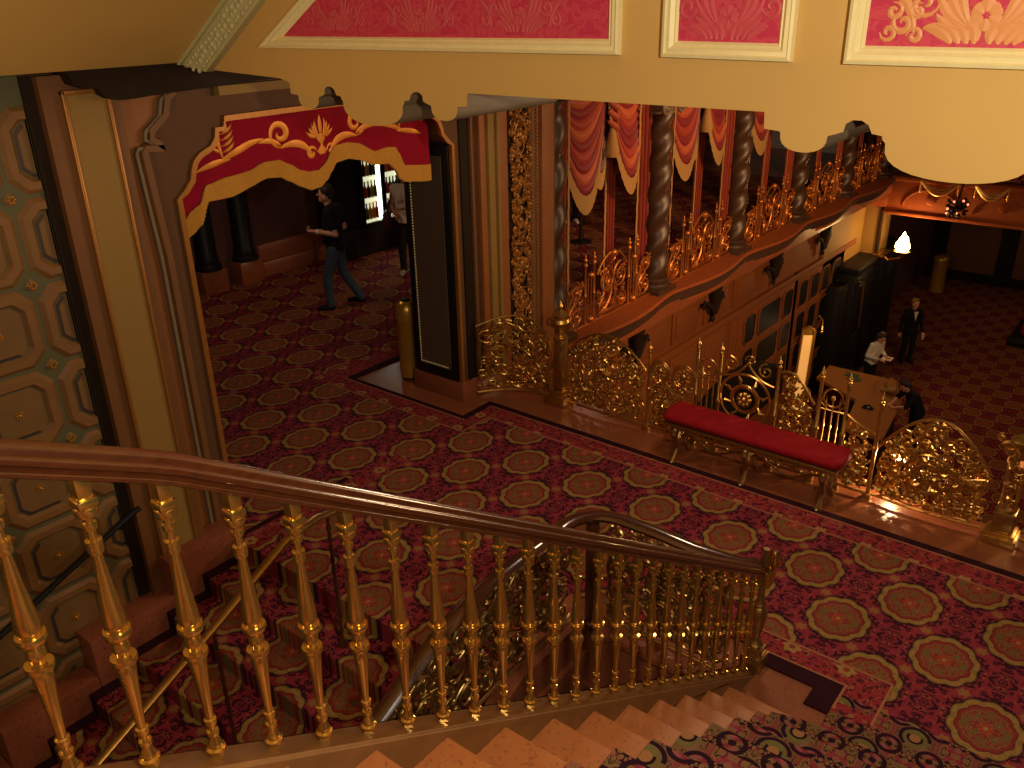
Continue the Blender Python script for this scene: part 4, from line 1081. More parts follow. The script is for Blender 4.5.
for k, x in enumerate(CX[1:5]):
    o = MB(); o.lathe((x, 6.3, -1.3), [(.02, 0), (.05, .05), (.03, .12), (.06, .25), (.09, .42), (.13, .6), (.14, .66)], 10)
    for s in (-1, 1): o.tube([(x+s*.03, 6.25, -1.15), (x+s*.18, 6.28, -.95), (x+s*.34, 6.3, -.86), (x+s*.4, 6.3, -.96)], [.02, .05, .04, .02], 6)
    tag(o.build('corbel', M['brown2']), 'dark carved corbel hanging under the ledge below the %s column' % ['second', 'third', 'fourth', 'fifth'][k], 'corbel', 'corbels under the ledge')
def lobby_window(n, x0, widths, rows, gap=.16):
    root = bpy.data.objects.new('window_%d' % n, None); col.objects.link(root); root.location = (x0, YL, -3.8); root['kind'] = 'structure'
    fr = MB(); x = x0
    W_ = sum(widths)+gap*(len(widths)+1); zt, zb = rows[0][0]+.16, rows[-1][1]-.16
    fr.bbox(x0-.1, x0+W_+.1, YL-.07, YL+.02, zb-.08, zt+.08, .012); fr.build('window_frame', M['panel_wood'], root)
    x = x0+gap
    for w in widths:
        for z1, z0 in rows:
            c = .09
            pts = [(x+c, z0), (x+w-c, z0), (x+w, z0+c), (x+w, z1-c), (x+w-c, z1), (x+c, z1), (x, z1-c), (x, z0+c)]
            p = MB().prism(pts, lambda u, v, d: (u, YL-.075-d, v), -.02, .012).build('pane', M['glass_dark'], root, smooth=False)
            q = MB(); q.tube([(u, YL-.088, v) for u, v in pts+pts[:2]], .018, 5); q.build('bead', M['panel_wood'], p)
        x += w+gap
rw = [(-1.66, -2.24), (-2.38, -2.96), (-3.10, -3.68)]
lobby_window(1, 14.72, [.5, 1.05, .5], rw); lobby_window(2, 17.42, [.5, .5, .5, .5], rw)

# far end of the lobby
struct(MB().box(21.6, 32, 6.9, 7.2, -4.9, 4).build('wall_lobby_far_side', M['room_wall'], smooth=False, shift=False))
struct(MB().box(31, 31.3, -6, 7.2, -4.9, 4).build('wall_lobby_end', M['brown'], smooth=False, shift=False))
b = MB()
for y in (6.6, 4.55, 2.5): b.box(30.9, 31.02, y-.25, y+.25, -4.9, 0)
b.box(30.88, 31.02, -6, 7, -4.9, -4.6); struct(b.build('trim_17', M['black'], smooth=False, shift=False))
struct(MB().box(21.5, 32, -6, 7.0, -.55, -.35).build('ceiling_lobby_end', M['brown2'], smooth=False, shift=False))
fb = empty('far_balcony', (21.5, 2, -.8), 'orange lit balcony front across the far end of the lobby', 'balcony')
b = MB(); b.bbox(21.4, 21.7, -6, 5.9, -.82, .02, .03); b.bbox(21.32, 21.7, -6, 5.9, -.05, .06, .02); b.bbox(21.34, 21.7, -6, 5.9, -.84, -.76, .02); b.build('balcony_front', M['ledge'], fb)
b = MB()
for y in (4.9, 3.4, 1.9):
    b.tube([(21.38, y+.6*cos(t*PI/12), -.62+.42*sin(t*PI/12)) for t in range(13)], .03, 6)
    b.ball((21.36, y, -.42), .12, 10, 6, (.4, 1, 1))
b.build('raised_arches', M['ledge'], fb)
struct(MB().box(21.9, 22.1, -6, 6, .0, 4).build('wall_far_balcony', M['room_wall'], smooth=False, shift=False))
fg = empty('balcony_grille', (21.45, 3.2, .05), 'dim gilded grille with tall red drapes on the far balcony, under the big beam lobe', 'grille', 'gilded grilles of the balcony arcade')
b = MB(); rg = random.Random(17); filigree(b, lambda u, v, d: (21.45-d, u, v), 1.0, 5.6, .08, lambda u: .95+.15*sin(u*3), rg, .2, .06, .016, .02, 90); b.build('scrollwork', M['copper'], fg)
b = MB(); b.grid(80, 4, lambda i, j: (21.8+.04*sin(i*1.3), 1+4.8*i/79, .06+2.5*j/3)); b.build('red_drapes', M['drape2'], fg)
sl_ = ['pale gold swag garland on the far balcony front, left of the red lamp cluster', 'pale gold swag garland on the far balcony front, right of the red lamp cluster']
for k, (ya, yb) in enumerate(((5.15, 4.35), (4.0, 3.35))):
    b = MB()
    for q in range(3): b.tube([(21.28-.02*q, ya+(yb-ya)*t/14, .02-(.17+.06*q)*sin(PI*t/14)) for t in range(15)], .024, 6)
    for y in (ya, yb): b.lathe((21.28, y, -.25), [(.001, 0), (.03, .05), (.02, .2), (.035, .26), (.001, .3)], 8)
    tag(b.build('swag_garland', M['chain']), sl_[k], 'garland', 'swags on the far balcony')
b = MB(); rg = random.Random(6)
rt = empty('hanging_lantern', (21.0, 4.25, -.7), 'small hanging cluster lantern with red and clear beads below the big beam lobe', 'lantern')
for k in range(40):
    p = (21.0+rg.uniform(-.1, .1), 4.25+rg.uniform(-.22, .22), -.45+rg.uniform(-.2, .2)); b.ball(p, rg.uniform(.03, .05), 6, 4); b.tube([p, (21.0, 4.25, -.42)], .01, 4)
b.build('bead_cluster', M['black'], rt)
b = MB()
for k in range(8): b.ball((20.95+rg.uniform(-.1, .05), 4.25+rg.uniform(-.24, .24), -.45+rg.uniform(-.22, .2)), .026, 6, 4)
b.build('glowing_beads', glow('red_lamp_bead', (1, .25, .12, 1), 2.2), rt); b = MB(); b.tube([(21.0, 4.25, -.25), (21.2, 4.25, .1), (21.4, 4.25, .1)], .02, 6); b.build('arm', M['black'], rt)
# lit corner pilaster with torch
cpil = empty('corner_pilaster', (21.9, 6.2, -4.9), 'torch-lit ochre pilaster at the corner where the lobby wall meets the far balcony', 'pilaster')
MB().bbox(21.45, 22.3, 5.95, 7.0, -4.9, -.5, .03).build('shaft', M['khaki'], cpil)
b = MB(); b.bbox(21.38, 22.4, 5.85, 7.0, -.7, -.4, .03); b.build('capital', M['ledge'], cpil)
b = MB(); b.tube([(21.44, 5.93, -4.8), (21.44, 5.93, -.7)], .04, 6); b.build('edge_bead', M['brown2'], cpil)
tc = empty('wall_torch', (21.2, 5.3, -1.75), 'wall torch with a bright flame-shaped lamp at the far corner of the lobby', 'torch')
b = MB(); b.lathe((21.2, 5.3, -1.82), [(.02, 0), (.05, .08), (.16, .16), (.2, .2), (.17, .2)], 14); b.tube([(21.2, 5.3, -1.8), (21.3, 5.6, -1.92), (21.5, 5.97, -1.75)], .03, 6); b.build('bowl', M['brass2'], tc)
b = MB(); b.lathe((21.2, 5.3, -1.62), [(.12, 0), (.17, .08), (.15, .18), (.08, .3), (.05, .36), (.001, .46)], 12); b.ball((21.22, 5.25, -1.4), .09, 8, 6, (.7, .7, 1.6)); b.build('flame_lamp', M['flame'], tc)
struct(MB().bbox(18.9, 21.46, 6.33, 6.41, -1.95, -.5, .02).build('trim_19', M['khaki'], shift=False))
# black vestibule with doors
vb = empty('door_vestibule', (21, 6.1, -4.9), 'tall black panelled vestibule doors below the torch', 'door')
b = MB(); b.bbox(20.0, 23.3, 5.9, 6.5, -4.9, -1.95, .03); b.bbox(19.9, 23.4, 5.82, 6.5, -2.0, -1.86, .03); b.build('case', M['black'], vb)
for x in (20.15, 21.0, 21.85, 22.6):
    b = MB(); b.bbox(x, x+.7, 5.87, 5.92, -4.8, -2.15, .02); b.bbox(x+.12, x+.58, 5.85, 5.9, -3.4, -2.35, .02); b.bbox(x+.12, x+.58, 5.85, 5.9, -4.6, -3.6, .02); b.build('door_leaf', M['black'], vb)
b = MB(); b.tube([(20.1, 5.85, -2.2), (20.35, 5.8, -2.3), (20.45, 5.8, -3.4)], .02, 6); b.build('handle_bar', M['brass2'], vb)
b = MB(); b.bbox(19.3, 19.9, 6.0, 6.4, -4.9, -2.2, .02); tag(b.build('door_jamb', M['black']), 'black door jamb left of the vestibule, behind the lit display', 'jamb')
tag(MB().bbox(21.2, 21.9, 5.7, 5.95, -1.86, -1.80, .01).build('brass_plate', M['brass']), 'brass ledge plate glowing under the torch on top of the black vestibule', 'plate')
b = MB(); b.lathe((29.3, 6.1, -4.9), [(.22, 0), (.22, 1.0), (.24, 1.02), (.24, 1.1), (.2, 1.15), (.05, 1.2)], 16)
tag(b.build('waste_bin', M['olive_brass']), 'brass waste bin by the dark wall at the far end of the lobby', 'bin')
# lit display case
dc = empty('lit_display_frame', (17.7, 5.95, -4.9), 'tall gilt display frame with lit amber face beside the lobby desk', 'display')
dcf = lambda u, v, d: (17.5+u*.22+d*.42+(v+4.9)*.1, 6.2-u*.34+d*.3, v)
b = MB(); b.prism([(0, -4.75), (.72, -4.75), (.72, -2.72), (.36, -2.66), (0, -2.72)], dcf, 0, .12); b.build('case', M['gilt'], dc, smooth=False)
b = MB(); b.prism([(.10, -4.6), (.62, -4.6), (.62, -2.86), (.10, -2.86)], dcf, -.012, .0); b.build('lit_face', M['poster'], dc, smooth=False)
b = MB(); b.tube([dcf(u, v, -.02) for u, v in ((.68, -4.7), (.68, -2.75))], .035, 6); b.tube([dcf(u, v, -.02) for u, v in ((.05, -4.7), (.05, -2.75))], .03, 6); b.tube([dcf(u, v, -.02) for u, v in ((.02, -2.75), (.36, -2.68), (.7, -2.75))], .03, 6); b.tube([dcf(0, -4.9, .06), dcf(0, -4.7, .06)], .04, 6); b.tube([dcf(.7, -4.9, .06), dcf(.7, -4.7, .06)], .04, 6); b.build('frame_bead', M['gilt'], dc)
b = MB(); b.tube([dcf(.5, -2.72, .05), dcf(.55, -2.5, .0), dcf(.75, -2.4, -.1), dcf(.95, -2.5, -.15), dcf(.98, -2.7, -.15)], .018, 6); b.build('lamp_arm', M['brass2'], dc)
b = MB(); b.ball(dcf(.98, -2.74, -.15), .045); b.build('lamp_bulb', M['brass'], dc)
# dark arched hood of the doorway under the windows
ah = MB(); pts = [(13.0+1.5*cos(PI*t/12)*-1+1.5, -3.05+.42*sin(PI*t/12)) for t in range(13)]
ah.prism(pts+[(16.0, -3.5), (13.0, -3.5)], lambda u, v, d: (u, 6.36-d, v), 0, .5)
tag(ah.build('door_hood', M['black'], smooth=False), 'black arched hood on the lobby wall seen through the railing above the bench', 'hood')
# desk with its things
dk = empty('lobby_desk', (18.3, 5, -4.9), 'angled tan-topped service desk with maroon skirt in the lobby', 'desk')
b = MB(); ptsd = [(18.85, 5.85), (18.02, 5.85), (17.35, 4.75), (15.9, 4.5), (15.9, 3.75), (17.8, 3.95), (18.85, 4.4)]
b.prism(ptsd, lambda u, v, d: (u, v, d), -3.95, -3.88); b.build('desk_top', M['desk_wood'], dk, smooth=False)
cxd, cyd = 17.6, 4.6
b = MB(); b.prism([(cxd+(u-cxd)*.9, cyd+(v-cyd)*.9) for u, v in ptsd], lambda u, v, d: (u, v, d), -4.9, -3.95); b.build('skirt', M['maroon_cloth'], dk, smooth=False)
for k, (x, y) in enumerate(((18.45, 5.1), (18.28, 5.0))):
    tag(MB().bbox(x, x+.2, y, y+.28, -3.88, -3.86, .004).build('leaflet', M['paper_green']), ['green leaflet on the lobby desk beside the woman in white', 'green leaflet on the lobby desk nearer the display frame'][k], 'leaflet', 'leaflets on the desk')
b = MB()
for s in (0, .16):
    b.tube([(18.1+s, 4.6-s, -3.88), (18.08+s, 4.6-s, -3.72), (18.1+s, 4.5-s, -3.6), (18.12+s, 4.38-s, -3.68), (18.12+s, 4.34-s, -3.88)], .018, 6)
b.bbox(18.06, 18.3, 4.2, 4.5, -3.88, -3.80, .03)
tag(b.build('paper_bag', M['fringe_pale']), 'pale open-handled bag standing on the lobby desk', 'bag')
b = MB(); b.bbox(17.0, 17.12, 4.3, 4.52, -3.88, -3.85, .01); b.tube([(17.06, 4.32, -3.85), (17.06, 4.4, -3.80), (17.06, 4.5, -3.84)], .02, 6)
tag(b.build('stapler', M['black']), 'small dark stapler-like item lying near the front of the lobby desk', 'desk item')
# sofa at the right edge, red flower and lamp shade
sf = empty('lobby_sofa', (26.2, 2.7, -4.9), 'dark red sofa with black base at the right edge of the lobby carpet', 'sofa')
b = MB(); b.bbox(25.4, 27.4, 1.4, 3.3, -4.9, -4.72, .03); b.build('base', M['black'], sf); b = MB(); b.bbox(25.9, 27.3, 1.5, 3.1, -4.72, -4.4, .08); b.build('seat', M['red_velvet'], sf); b = MB(); b.prism([(25.9, -4.45), (26.5, -3.5), (26.9, -3.45), (27.3, -4.45)], lambda u, v, d: (u, 1.6+d, v), 0, 1.3); b.build('sloped_back', M['red_velvet'], sf, smooth=False)
lp = empty('table_lamp', (8.9, .80, -1.6), 'orange shaded lamp just beyond the railing at the right edge', 'lamp')
b = MB(); b.lathe((8.9, .80, -.28), [(.12, 0), (.115, .03), (.07, .12), (.05, .13)], 20); b.build('shade', glow('lit_orange_shade', (.9, .3, .08, 1), .35), lp)
b = MB(); b.lathe((8.9, .80, -4.9), [(.2, 0), (.2, .05), (.03, .1), (.03, 4.6), (.05, 4.64)], 12); b.build('stand', M['brass2'], lp)
fl = empty('red_flower', (7.16, .885, -.3), 'single red flower behind the gilt railing near the right edge', 'flower')
b = MB()
for k in range(7): b.ball((7.16+.028*cos(k*.9), .885+.028*sin(k*.9), .33+.012*(k % 2)), .022, 8, 5, (1, 1, .7))
b.build('petals', M['red_flower'], fl); b = MB(); b.tube([(7.16, .885, -.36), (7.15, .89, 0), (7.16, .885, .32)], .006, 5); b.build('stem', simple('dark_green_stem', rgb(40, 60, 30)), fl)
# glowing cornice below the railing
struct(MB().bbox(7.05, 7.5, -3, 3.2, -.40, -.32, .03).build('trim_18', M['plaster_white'], shift=False))
fdl = empty('flood_lamp', (7.36, 1.65, -.32), 'small warm flood lamp on the cornice behind the railing, right of the bench', 'lamp')
b = MB(); b.tube([(7.30, 1.55, -.32), (7.30, 1.55, .24)], .02, 8); b.bbox(7.25, 7.37, 1.47, 1.63, .24, .30, .01); b.build('housing', M['brass2'], fdl)
b = MB(); b.bbox(7.23, 7.26, 1.49, 1.61, .245, .295, .005); b.build('lens', M['lit_bulb'], fdl)

# ------------------------------------------------------------------ fridge, stanchion in the back room
fd = empty('drinks_fridge', (10.1, 11.3, 0), 'black double-door drinks fridge with lit bottle shelves in the back room', 'fridge')
MB().box(9.2, 11.4, 11.05, 11.6, 0, 2.2).build('cabinet', M['black'], fd, smooth=False)
MB().bbox(9.2, 11.4, 11.0, 11.06, 0, .5, .01).build('kick_panel', M['black'], fd)
for x0, x1 in ((9.74, 10.14), (10.24, 10.66)):
    d_ = MB().box(x0, x1, 11.035, 11.05, .55, 2.1).build('lit_interior', M['fridge_white'], fd, smooth=False)
    MB().box(x1-.05, x1+.0, 11.0, 11.03, .58, 2.08).build('light_tube', M['tube'], d_, smooth=False)
    b = MB()
    for a, c in ((x0-.03, x0), (x1, x1+.03)): b.bbox(a, c, 10.98, 11.05, .5, 2.15, .006)
    b.bbox(x0-.03, x1+.03, 10.98, 11.05, .5, .55, .006); b.bbox(x0-.03, x1+.03, 10.98, 11.05, 2.1, 2.15, .006); b.build('door_frame', M['black'], fd)
    for z in (.62, .98, 1.34, 1.70):
        MB().box(x0, x1-.08, 10.985, 11.035, z-.02, z).build('shelf', M['fridge_white'], fd, smooth=False)
mt = ['bottle_d', 'bottle_r', 'bottle_y', 'bottle_g']
proto = {}
rg = random.Random(9)
for di, (x0, x1) in enumerate(((9.74, 10.14), (10.24, 10.66))):
    for zi, z in enumerate((.62, .98, 1.34, 1.70)):
        for k in range(4):
            c = rg.choice(mt); x = x0+.04+k*.076
            lb = '%s bottle on the %s shelf of the %s fridge door' % ({'bottle_d': 'dark', 'bottle_r': 'red', 'bottle_y': 'amber', 'bottle_g': 'green'}[c], ['bottom', 'second', 'third', 'top'][zi], ['left', 'right'][di])
            if c not in proto:
                b = MB(); b.lathe((x, 11.0, z), [(.03, 0), (.032, .01), (.032, .15), (.014, .2), (.012, .25), (.015, .255), (.015, .27)], 10); o = b.build('bottle', M[c]); proto[c] = o
            else:
                o = proto[c].copy(); col.objects.link(o); o.location = (x, 11.0, z)
            tag(o, lb, 'bottle', lb.replace('bottle on', 'bottles on'))
sn = empty('stanchion', (12.5, 8.5, 0), 'black queue stanchion post standing behind the first curtain', 'stanchion')
b = MB(); b.lathe((12.5, 8.5, 0), [(.20, 0), (.20, .02), (.05, .04), (.03, .06)], 20); b.build('base', M['black'], sn)
b = MB(); b.lathe((12.5, 8.5, .05), [(.03, 0), (.03, .9), (.04, .91), (.04, .98), (.001, 1.0)], 12); b.build('pole', M['black'], sn)

# ================================================================== PEOPLE (continuous remeshed bodies)
def cap(mb, a, b_, ra, rb):
    a, b_ = Vector(a), Vector(b_); n = 6
    mb.tube([a.lerp(b_, i/n) for i in range(n+1)], [ra+(rb-ra)*i/n for i in range(n+1)], 10)
    mb.ball(a, ra, 10, 8); mb.ball(b_, rb, 10, 8)
def melt(mb, name, mat, parent, vox, sm=6):
    o = mb.build(name, mat, parent, smooth=False)
    m = o.modifiers.new('r', 'REMESH'); m.mode = 'VOXEL'; m.voxel_size = vox
    s = o.modifiers.new('s', 'SMOOTH'); s.iterations = sm; s.factor = .5
    dg = bpy.context.evaluated_depsgraph_get(); dg.update()
    me = bpy.data.meshes.new_from_object(o.evaluated_get(dg))
    o.modifiers.clear(); old = o.data; o.data = me; me.name = name; bpy.data.meshes.remove(old)
    if not me.materials: me.materials.append(mat)
    me.polygons.foreach_set('use_smooth', [True]*len(me.polygons)); me.update()
    return o
def hand(mb, w, d, curl, side):
    """palm and five fingers from wrist w along direction d; curl bends the fingers"""
    d = Vector(d).normalized(); up = Vector((0, 0, 1)) if abs(d.z) < .8 else Vector((1, 0, 0))
    lat = d.cross(up).normalized()*side; pn = lat.cross(d).normalized()
    w = Vector(w); k = w+d*.085
    for q in (-.028, -.01, .01, .028): cap(mb, w+d*.015+lat*q*.7, k+lat*q, .015, .012)
    for q, L in ((-.031, .058), (-.011, .072), (.010, .078), (.031, .070)):
        a = k+lat*q; p1 = a+(d*cos(curl*.5)-pn*sin(curl*.5))*L*.45; p2 = p1+(d*cos(curl*1.2)-pn*sin(curl*1.2))*L*.32; p3 = p2+(d*cos(curl*1.8)-pn*sin(curl*1.8))*L*.26
        cap(mb, a, p1, .0098, .009); cap(mb, p1, p2, .009, .0082); cap(mb, p2, p3, .0082, .007)
    t0 = w+d*.03+lat*.03; t1 = t0+(d*.7+lat*.7).normalized()*.04; t2 = t1+(d*.9+lat*.25-pn*curl*.3).normalized()*.034
    cap(mb, t0, t1, .013, .011); cap(mb, t1, t2, .011, .009)
def person(loc, rz, label, J, top=None, bottom=None, shoe='cloth_black', hair='hair_brown', hair_len=0, sleeve=.55, jacket=False, female=False, vox=.012, s=1.0, curl=.9):
    root = empty('person', loc, label, 'person')
    D = dict(pel=(0,0,.93), chest=(0,0,1.24), neck=(.0,0,1.46), head=(.03,0,1.63), face=(1,0,0),
             shL=(0,.19,1.41), shR=(0,-.19,1.41), elL=(-.02,.25,1.12), elR=(-.02,-.25,1.12), wrL=(.06,.26,.88), wrR=(.06,-.26,.88),
             hipL=(0,.09,.91), hipR=(0,-.09,.91), knL=(.02,.10,.50), knR=(.02,-.10,.50), anL=(-.02,.10,.09), anR=(-.02,-.10,.09), ftL=(1,.15,0), ftR=(1,-.15,0))
    D.update(J); D = {k: Vector(v) for k, v in D.items()}
    wloc = Vector(loc); ca, sa = cos(rz), sin(rz)
    def T(mb):
        mb.v = [(wloc.x+(p[0]*ca-p[1]*sa)*s, wloc.y+(p[0]*sa+p[1]*ca)*s, wloc.z+p[2]*s) for p in mb.v]; return mb
    w = .9 if female else 1.0
    b = MB()
    def torso(b, e):
        cap(b, D['pel']+Vector((0,.05,0)), D['pel']-Vector((0,.05,0)), .115+e, .115+e)
        for q in (-.07, 0, .07): cap(b, D['pel']+Vector((0,q*.8,.02)), D['chest']+Vector((0,q*w,0)), .095+e, .115*w+e)
        cap(b, D['chest']+Vector((.01,.06*w,.04)), D['chest']+Vector((.01,-.06*w,.04)), .112*w+e, .112*w+e)
        cap(b, D['shL'].lerp(D['neck'], .08), D['shR'].lerp(D['neck'], .08), .058+e, .058+e)
        cap(b, D['shL'].lerp(D['chest'], .45), D['shR'].lerp(D['chest'], .45), .09+e, .09+e)
        if female:
            for q in (.07, -.07): b.ball(D['chest']+Vector((.09, q, .03)), .062+e, 10, 8)
    def arm(b, sd, e, part=2.0):
        A, B_, C_ = D['sh'+sd], D['el'+sd], D['wr'+sd]
        if part >= 1: cap(b, A, B_, .052*w+e, .040*w+e); cap(b, B_, B_.lerp(C_, min(1, part-1)), .041*w+e, (.041-.013*min(1, part-1))*w+e)
        else: cap(b, A, A.lerp(B_, part), .053*w+e*1.3, .050*w+e*1.8)
    def leg(b, sd, e):
        cap(b, D['hip'+sd], D['kn'+sd], .085+e, .056+e); cap(b, D['kn'+sd], D['kn'+sd].lerp(D['an'+sd], .35), .056+e, .055+e); cap(b, D['kn'+sd].lerp(D['an'+sd], .3), D['an'+sd], .055+e, .040+e)
    def foot(b, sd, e):
        f_ = Vector(D['ft'+sd]).normalized(); a = D['an'+sd]
        hl = a+Vector((0, 0, -.045))-f_*.03; to = a+f_*.17+Vector((0, 0, -.055)) if f_.z == 0 else a+f_*.19
        cap(b, a, hl, .036+e, .036+e); cap(b, hl, a.lerp(to, .5)+Vector((0,0,-.012)), .036+e, .036+e); cap(b, a.lerp(to, .5)+Vector((0,0,-.012)), to, .036+e, .028+e)
    torso(b, -.012)
    for sd in 'LR':
        arm(b, sd, 0); leg(b, sd, -.01); foot(b, sd, -.008)
        hand(b, D['wr'+sd], D['wr'+sd]-D['el'+sd]+D.get('hd'+sd, Vector((0,0,0))), curl, 1 if sd == 'R' else -1)
    H_ = D['head']; F = D['face'].normalized(); Lt = Vector((-F.y, F.x, 0)).normalized(); U = F.cross(Lt)
    U = U if U.z > 0 else -U
    cap(b, D['neck']-Vector((0,0,.05)), H_-U*.07-F*.01, .056*w, .052*w)
    def hp(f_, l, u): return H_+F*f_+Lt*l+U*u
    for f_, l, u, r in ((.0,0,.035,.085),(-.025,0,.04,.082),(.02,0,.0,.076),(.03,0,-.055,.055),(.045,0,-.085,.036),(.0,.03,-.04,.055),(.0,-.03,-.04,.055)): b.ball(hp(f_,l,u), r, 14, 10)
    cap(b, hp(.085,0,.02), hp(.112,0,-.018), .010, .014)
    for l in (.082, -.082): cap(b, hp(-.01,l,.02), hp(-.012,l,-.02), .014, .010)
    for u, r in ((-.052, .010), (-.066, .010)): cap(b, hp(.083,.018,u), hp(.083,-.018,u), r, r)
    b.ball(hp(.078,0,-.09), .02, 8, 6)
    melt(T(b), 'body', M['skin'], root, min(vox, .0075), 4)
    e = MB()
    for l in (.032, -.032): e.ball(hp(.080,l,.014), .013, 8, 6)
    T(e).build('eyes', M['cloth_black'], root)
    b = MB()                                              # hair
    for f_, l, u, r in ((-.03,0,.055,.090),(-.05,0,.02,.082),(.01,0,.075,.072),(-.02,.03,.05,.078),(-.02,-.03,.05,.078)): b.ball(hp(f_,l,u), r, 12, 8)
    if hair_len:
        for l in (.06, 0, -.06): cap(b, hp(-.05,l,.03), hp(-.07,l*1.1,-hair_len), .065, .045)
    else: cap(b, hp(-.07,.03,-.03), hp(-.07,-.03,-.03), .045, .045)
    melt(T(b), 'hair', M[hair], root, .011, 4)
    if top:
        b = MB(); torso(b, .014)
        for sd in 'LR':
            if sleeve > 0: arm(b, sd, .012, sleeve)
        if jacket:
            cap(b, D['pel']+Vector((0,.07,-.06)), D['pel']+Vector((0,-.07,-.06)), .13, .13)
        cap(b, D['neck']-Vector((0,0,.05)), D['neck']-Vector((0,0,.005)), .075, .066)
        melt(T(b), 'jacket' if jacket else 'shirt', M[top], root, vox)
    if bottom:
        b = MB()
        cap(b, D['pel']+Vector((0,.05,-.02)), D['pel']-Vector((0,.05,.02)), .122, .122)
        for sd in 'LR': leg(b, sd, .012); cap(b, D['kn'+sd], D['an'+sd]+Vector((0,0,.0)), .066, .060)
        melt(T(b), 'trousers', M[bottom], root, vox)
    for sd in 'LR':
        b = MB(); foot(b, sd, .006); melt(T(b), 'shoe', M[shoe], root, .011, 3)
    return root, D, T, hp
A_left = math.atan2(.777, -.63)
# walking man in the back room
pm, D, T, hp = person((7.60, 9.25, 0), A_left, 'man in black polo and jeans walking left past the lit drinks fridge, forearm raised',
    dict(shL=(.03,.18,1.42), shR=(-.01,-.19,1.42), elL=(-.06,.23,1.13), wrL=(.22,.16,1.16), elR=(-.10,-.22,1.13), wrR=(.14,-.20,1.09), hdL=(.05,-.02,.02), hdR=(.1,.05,.04),
         pel=(0,0,.92), chest=(.02,0,1.25), neck=(.03,0,1.47), head=(.07,0,1.635), hipL=(.01,.09,.90), hipR=(0,-.09,.90),
         knL=(.14,.09,.49), anL=(.14,.09,.095), knR=(-.06,-.10,.49), anR=(-.27,-.11,.14), ftL=(1,.1,0), ftR=(.95,-.1,-.3)), 'cloth_black', 'denim', 'cloth_black', sleeve=.62, curl=1.3)
b = MB(); w_ = D['wrL'].lerp(D['elL'], .12); ax = (D['wrL']-D['elL']).normalized()
b.tube([w_-ax*.014, w_+ax*.014], .036, 12); T(b).build('wristwatch', M['cloth_white'], pm)
# woman by the pier
pw, D, T, hp = person((9.37, 9.64, 0), math.atan2(-.6, -.8), 'woman in white top and dark jeans with brown bag, half hidden by the pier',
    dict(wrL=(.20,-.02,1.12), elL=(.02,.24,1.12), elR=(-.03,-.24,1.12), wrR=(.12,-.16,1.05)), 'cloth_white', 'cloth_black', 'shoe_grey', 'hair_brown', .16, sleeve=0, female=True, s=.97)
b = MB(); b.bbox(-.1, .16, -.36, -.25, .78, 1.06, .04); b.tube([(.03,-.30,1.05), (.02,-.22,1.3), (0,-.15,1.47), (-.08,-.2,1.3), (-.05,-.30,1.05)], .014, 6); T(b).build('shoulder_bag', M['leather_brown'], pw)
# people whose legs show under the curtain
person((13.6, 9.5, 0), -2.4, 'person in dark trousers and pale shoes standing behind the first curtain', {}, 'cloth_black', 'cloth_black', 'cloth_white', sleeve=.6)
# lobby people
LZ = -4.9
ps, D, T, hp = person((22.6, 5.12, LZ), math.radians(222), 'fair-haired person in black suit and white shirt standing in the lobby by the vestibule',
    dict(wrR=(.02,-.27,.86), wrL=(.08,.28,.86), knL=(.03,.11,.5), anR=(-.04,-.12,.09)), 'cloth_black', 'cloth_black', 'cloth_black', 'hair_fair', sleeve=1.9, jacket=True)
b = MB(); b.prism([(-.05, 1.44), (.05, 1.44), (.0, 1.2)], lambda u, v, d: (.135+d-.04*(v-1.2), u, v), 0, .012); T(b).build('shirt_front', M['cloth_white'], ps, smooth=False)
b = MB(); b.bbox(.09, .15, .26, .30, .68, .84, .006); T(b).build('white_paper', M['cloth_white'], ps)
person((19.9, 5.25, LZ), math.radians(250), 'dark-haired person in white shirt sorting papers behind the lobby desk',
    dict(elL=(.06,.26,1.14), elR=(.06,-.26,1.14), wrL=(.30,.12,1.10), wrR=(.30,-.10,1.08), chest=(.06,0,1.22), neck=(.12,0,1.43), head=(.19,0,1.57), shL=(.10,.18,1.38), shR=(.10,-.18,1.38), face=(.9,0,-.4)), 'cloth_white', 'cloth_black', 'cloth_black', 'hair_brown', .08, sleeve=1.75)
tag(MB().bbox(19.75, 20.0, 4.78, 5.0, LZ+1.07, LZ+1.085, .004).build('paper_sheaf', M['cloth_white']), 'white paper sheaf in the hands of the person in white shirt', 'paper')
person((17.75, 3.62, LZ), math.radians(128), 'person in black with dark hair leaning over the front of the lobby desk',
    dict(pel=(-.02,0,.92), chest=(.12,0,1.20), neck=(.24,0,1.38), head=(.33,0,1.50), shL=(.2,.19,1.34), shR=(.2,-.19,1.34), elL=(.36,.24,1.12), elR=(.34,-.25,1.12), wrL=(.48,.10,1.06), wrR=(.5,-.12,1.06), face=(.85,0,-.5)), 'cloth_black', 'cloth_black', 'cloth_black', 'hair_brown', .03, sleeve=1.0)

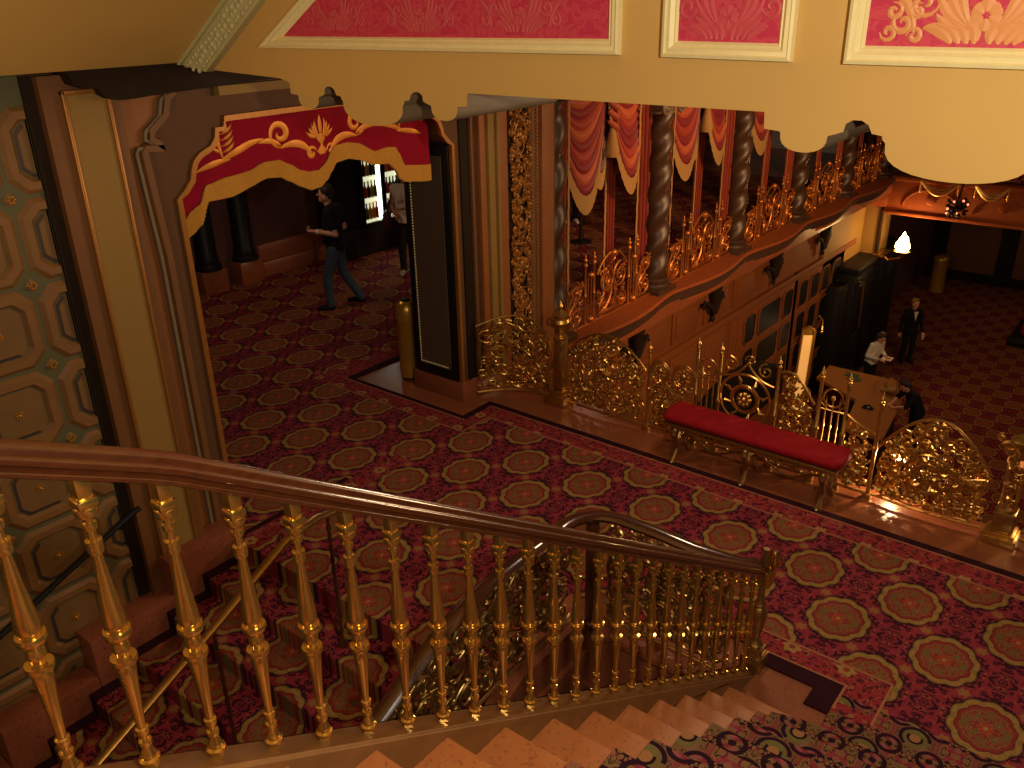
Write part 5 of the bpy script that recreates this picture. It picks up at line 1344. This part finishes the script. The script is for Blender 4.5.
# ================================================================== LIGHTS
def lamp(name, loc, power, c=(1, .70, .40), r=.15, kind='POINT', **k):
    l = bpy.data.lights.new(name, kind); l.energy = power; l.color = c
    if kind in ('POINT', 'SPOT'): l.shadow_soft_size = r
    for a, v in k.items(): setattr(l, a, v)
    o = bpy.data.objects.new(name, l); col.objects.link(o); o.location = loc; return o
def aim(o, p): o.rotation_euler = (Vector(p)-o.location).to_track_quat('-Z', 'Y').to_euler()
lamp('camera_flash_fill', (.7, -.7, 4.2), 340, (1, .90, .68), .10)  # stands in for the camera's flash on beam, treads and balusters
lamp('soffit_side_fill', (-.6, 2.7, 3.3), 46, (1, .68, .34), .2)  # unseen fill added to light the sloped soffit from below
aim(lamp('soffit_up_fill', (.8, 4.0, 2.2), 36, (1, .70, .36), .15, 'SPOT', spot_size=2.0, spot_blend=.8), (2.2, 4.9, 4.1))  # upward spot added out of view to brighten the soffit
lamp('lobby_ambient_fill', (12.0, -1.0, 3.5), 620, (1, .62, .30), .5)  # unseen source, added as warm ambient for colonnade and railings
aim(lamp('colonnade_fill_spot', (9.5, -1.5, 4.2), 1600, (1, .56, .25), .3, 'SPOT', spot_size=1.15, spot_blend=.6), (13.2, 6, 1.2))  # added spot: lights the colonnade while the lobby floor stays dim
lamp('mezzanine_fill', (5.8, 2.4, 3.45), 115, (1, .72, .46), .25)  # unseen fill added to brighten the mezzanine carpet and railing
lamp('back_room_lamp', (6.2, 9.4, 3.3), 38, (1, .66, .44), .2)
lamp('arcade_room_lamp', (13.5, 9.0, 3.2), 26, (1, .5, .3), .2)
lamp('torch_light', (21.05, 5.2, -1.25), 62, (1, .55, .2), .12)
lamp('desk_lamp_light', (17.7, 5.6, -2.72), 2.5, (1, .7, .4), .06)
lamp('cornice_flood', (7.20, 1.55, .27), 18, (1, .66, .32), .03)
lamp('far_lobby_fill', (27.5, 3.0, -1.2), 24, (1, .6, .36), .2)  # fill added to lighten the panels on the lobby's end wall
lamp('lobby_low_fill', (22, 0, -1.5), 14, (1, .5, .3), .4)  # added low ambient light for the lobby, with no visible source
w = bpy.data.worlds.new('dim_hall_air'); bpy.context.scene.world = w; w.use_nodes = True
w.node_tree.nodes['Background'].inputs[0].default_value = (.9, .5, .28, 1); w.node_tree.nodes['Background'].inputs[1].default_value = .035

# ================================================================== CAMERA
pitch, roll, yaw = math.radians(24.05243415), math.radians(-1.23179032), math.radians(39.04969146)
fwd = Vector((cos(yaw)*cos(pitch), sin(yaw)*cos(pitch), -sin(pitch))); rt0 = Vector((sin(yaw), -cos(yaw), 0)); up0 = rt0.cross(fwd)
rt_ = rt0*cos(roll)+up0*sin(roll); up_ = up0*cos(roll)-rt0*sin(roll)
cam = bpy.data.cameras.new('camera'); cam.sensor_width = 36; cam.lens = 865.674/1024*36; cam.clip_start = .05
co = bpy.data.objects.new('camera', cam); col.objects.link(co)
co.matrix_world = Matrix(((rt_.x, up_.x, -fwd.x, 0), (rt_.y, up_.y, -fwd.y, 0), (rt_.z, up_.z, -fwd.z, 4.0), (0, 0, 0, 1)))
S_ = bpy.context.scene; S_.camera = co
S_.view_settings.view_transform = 'Standard'; S_.view_settings.look = 'None'; S_.view_settings.gamma = 1; S_.view_settings.exposure = .12; S_.view_settings.use_curve_mapping = False
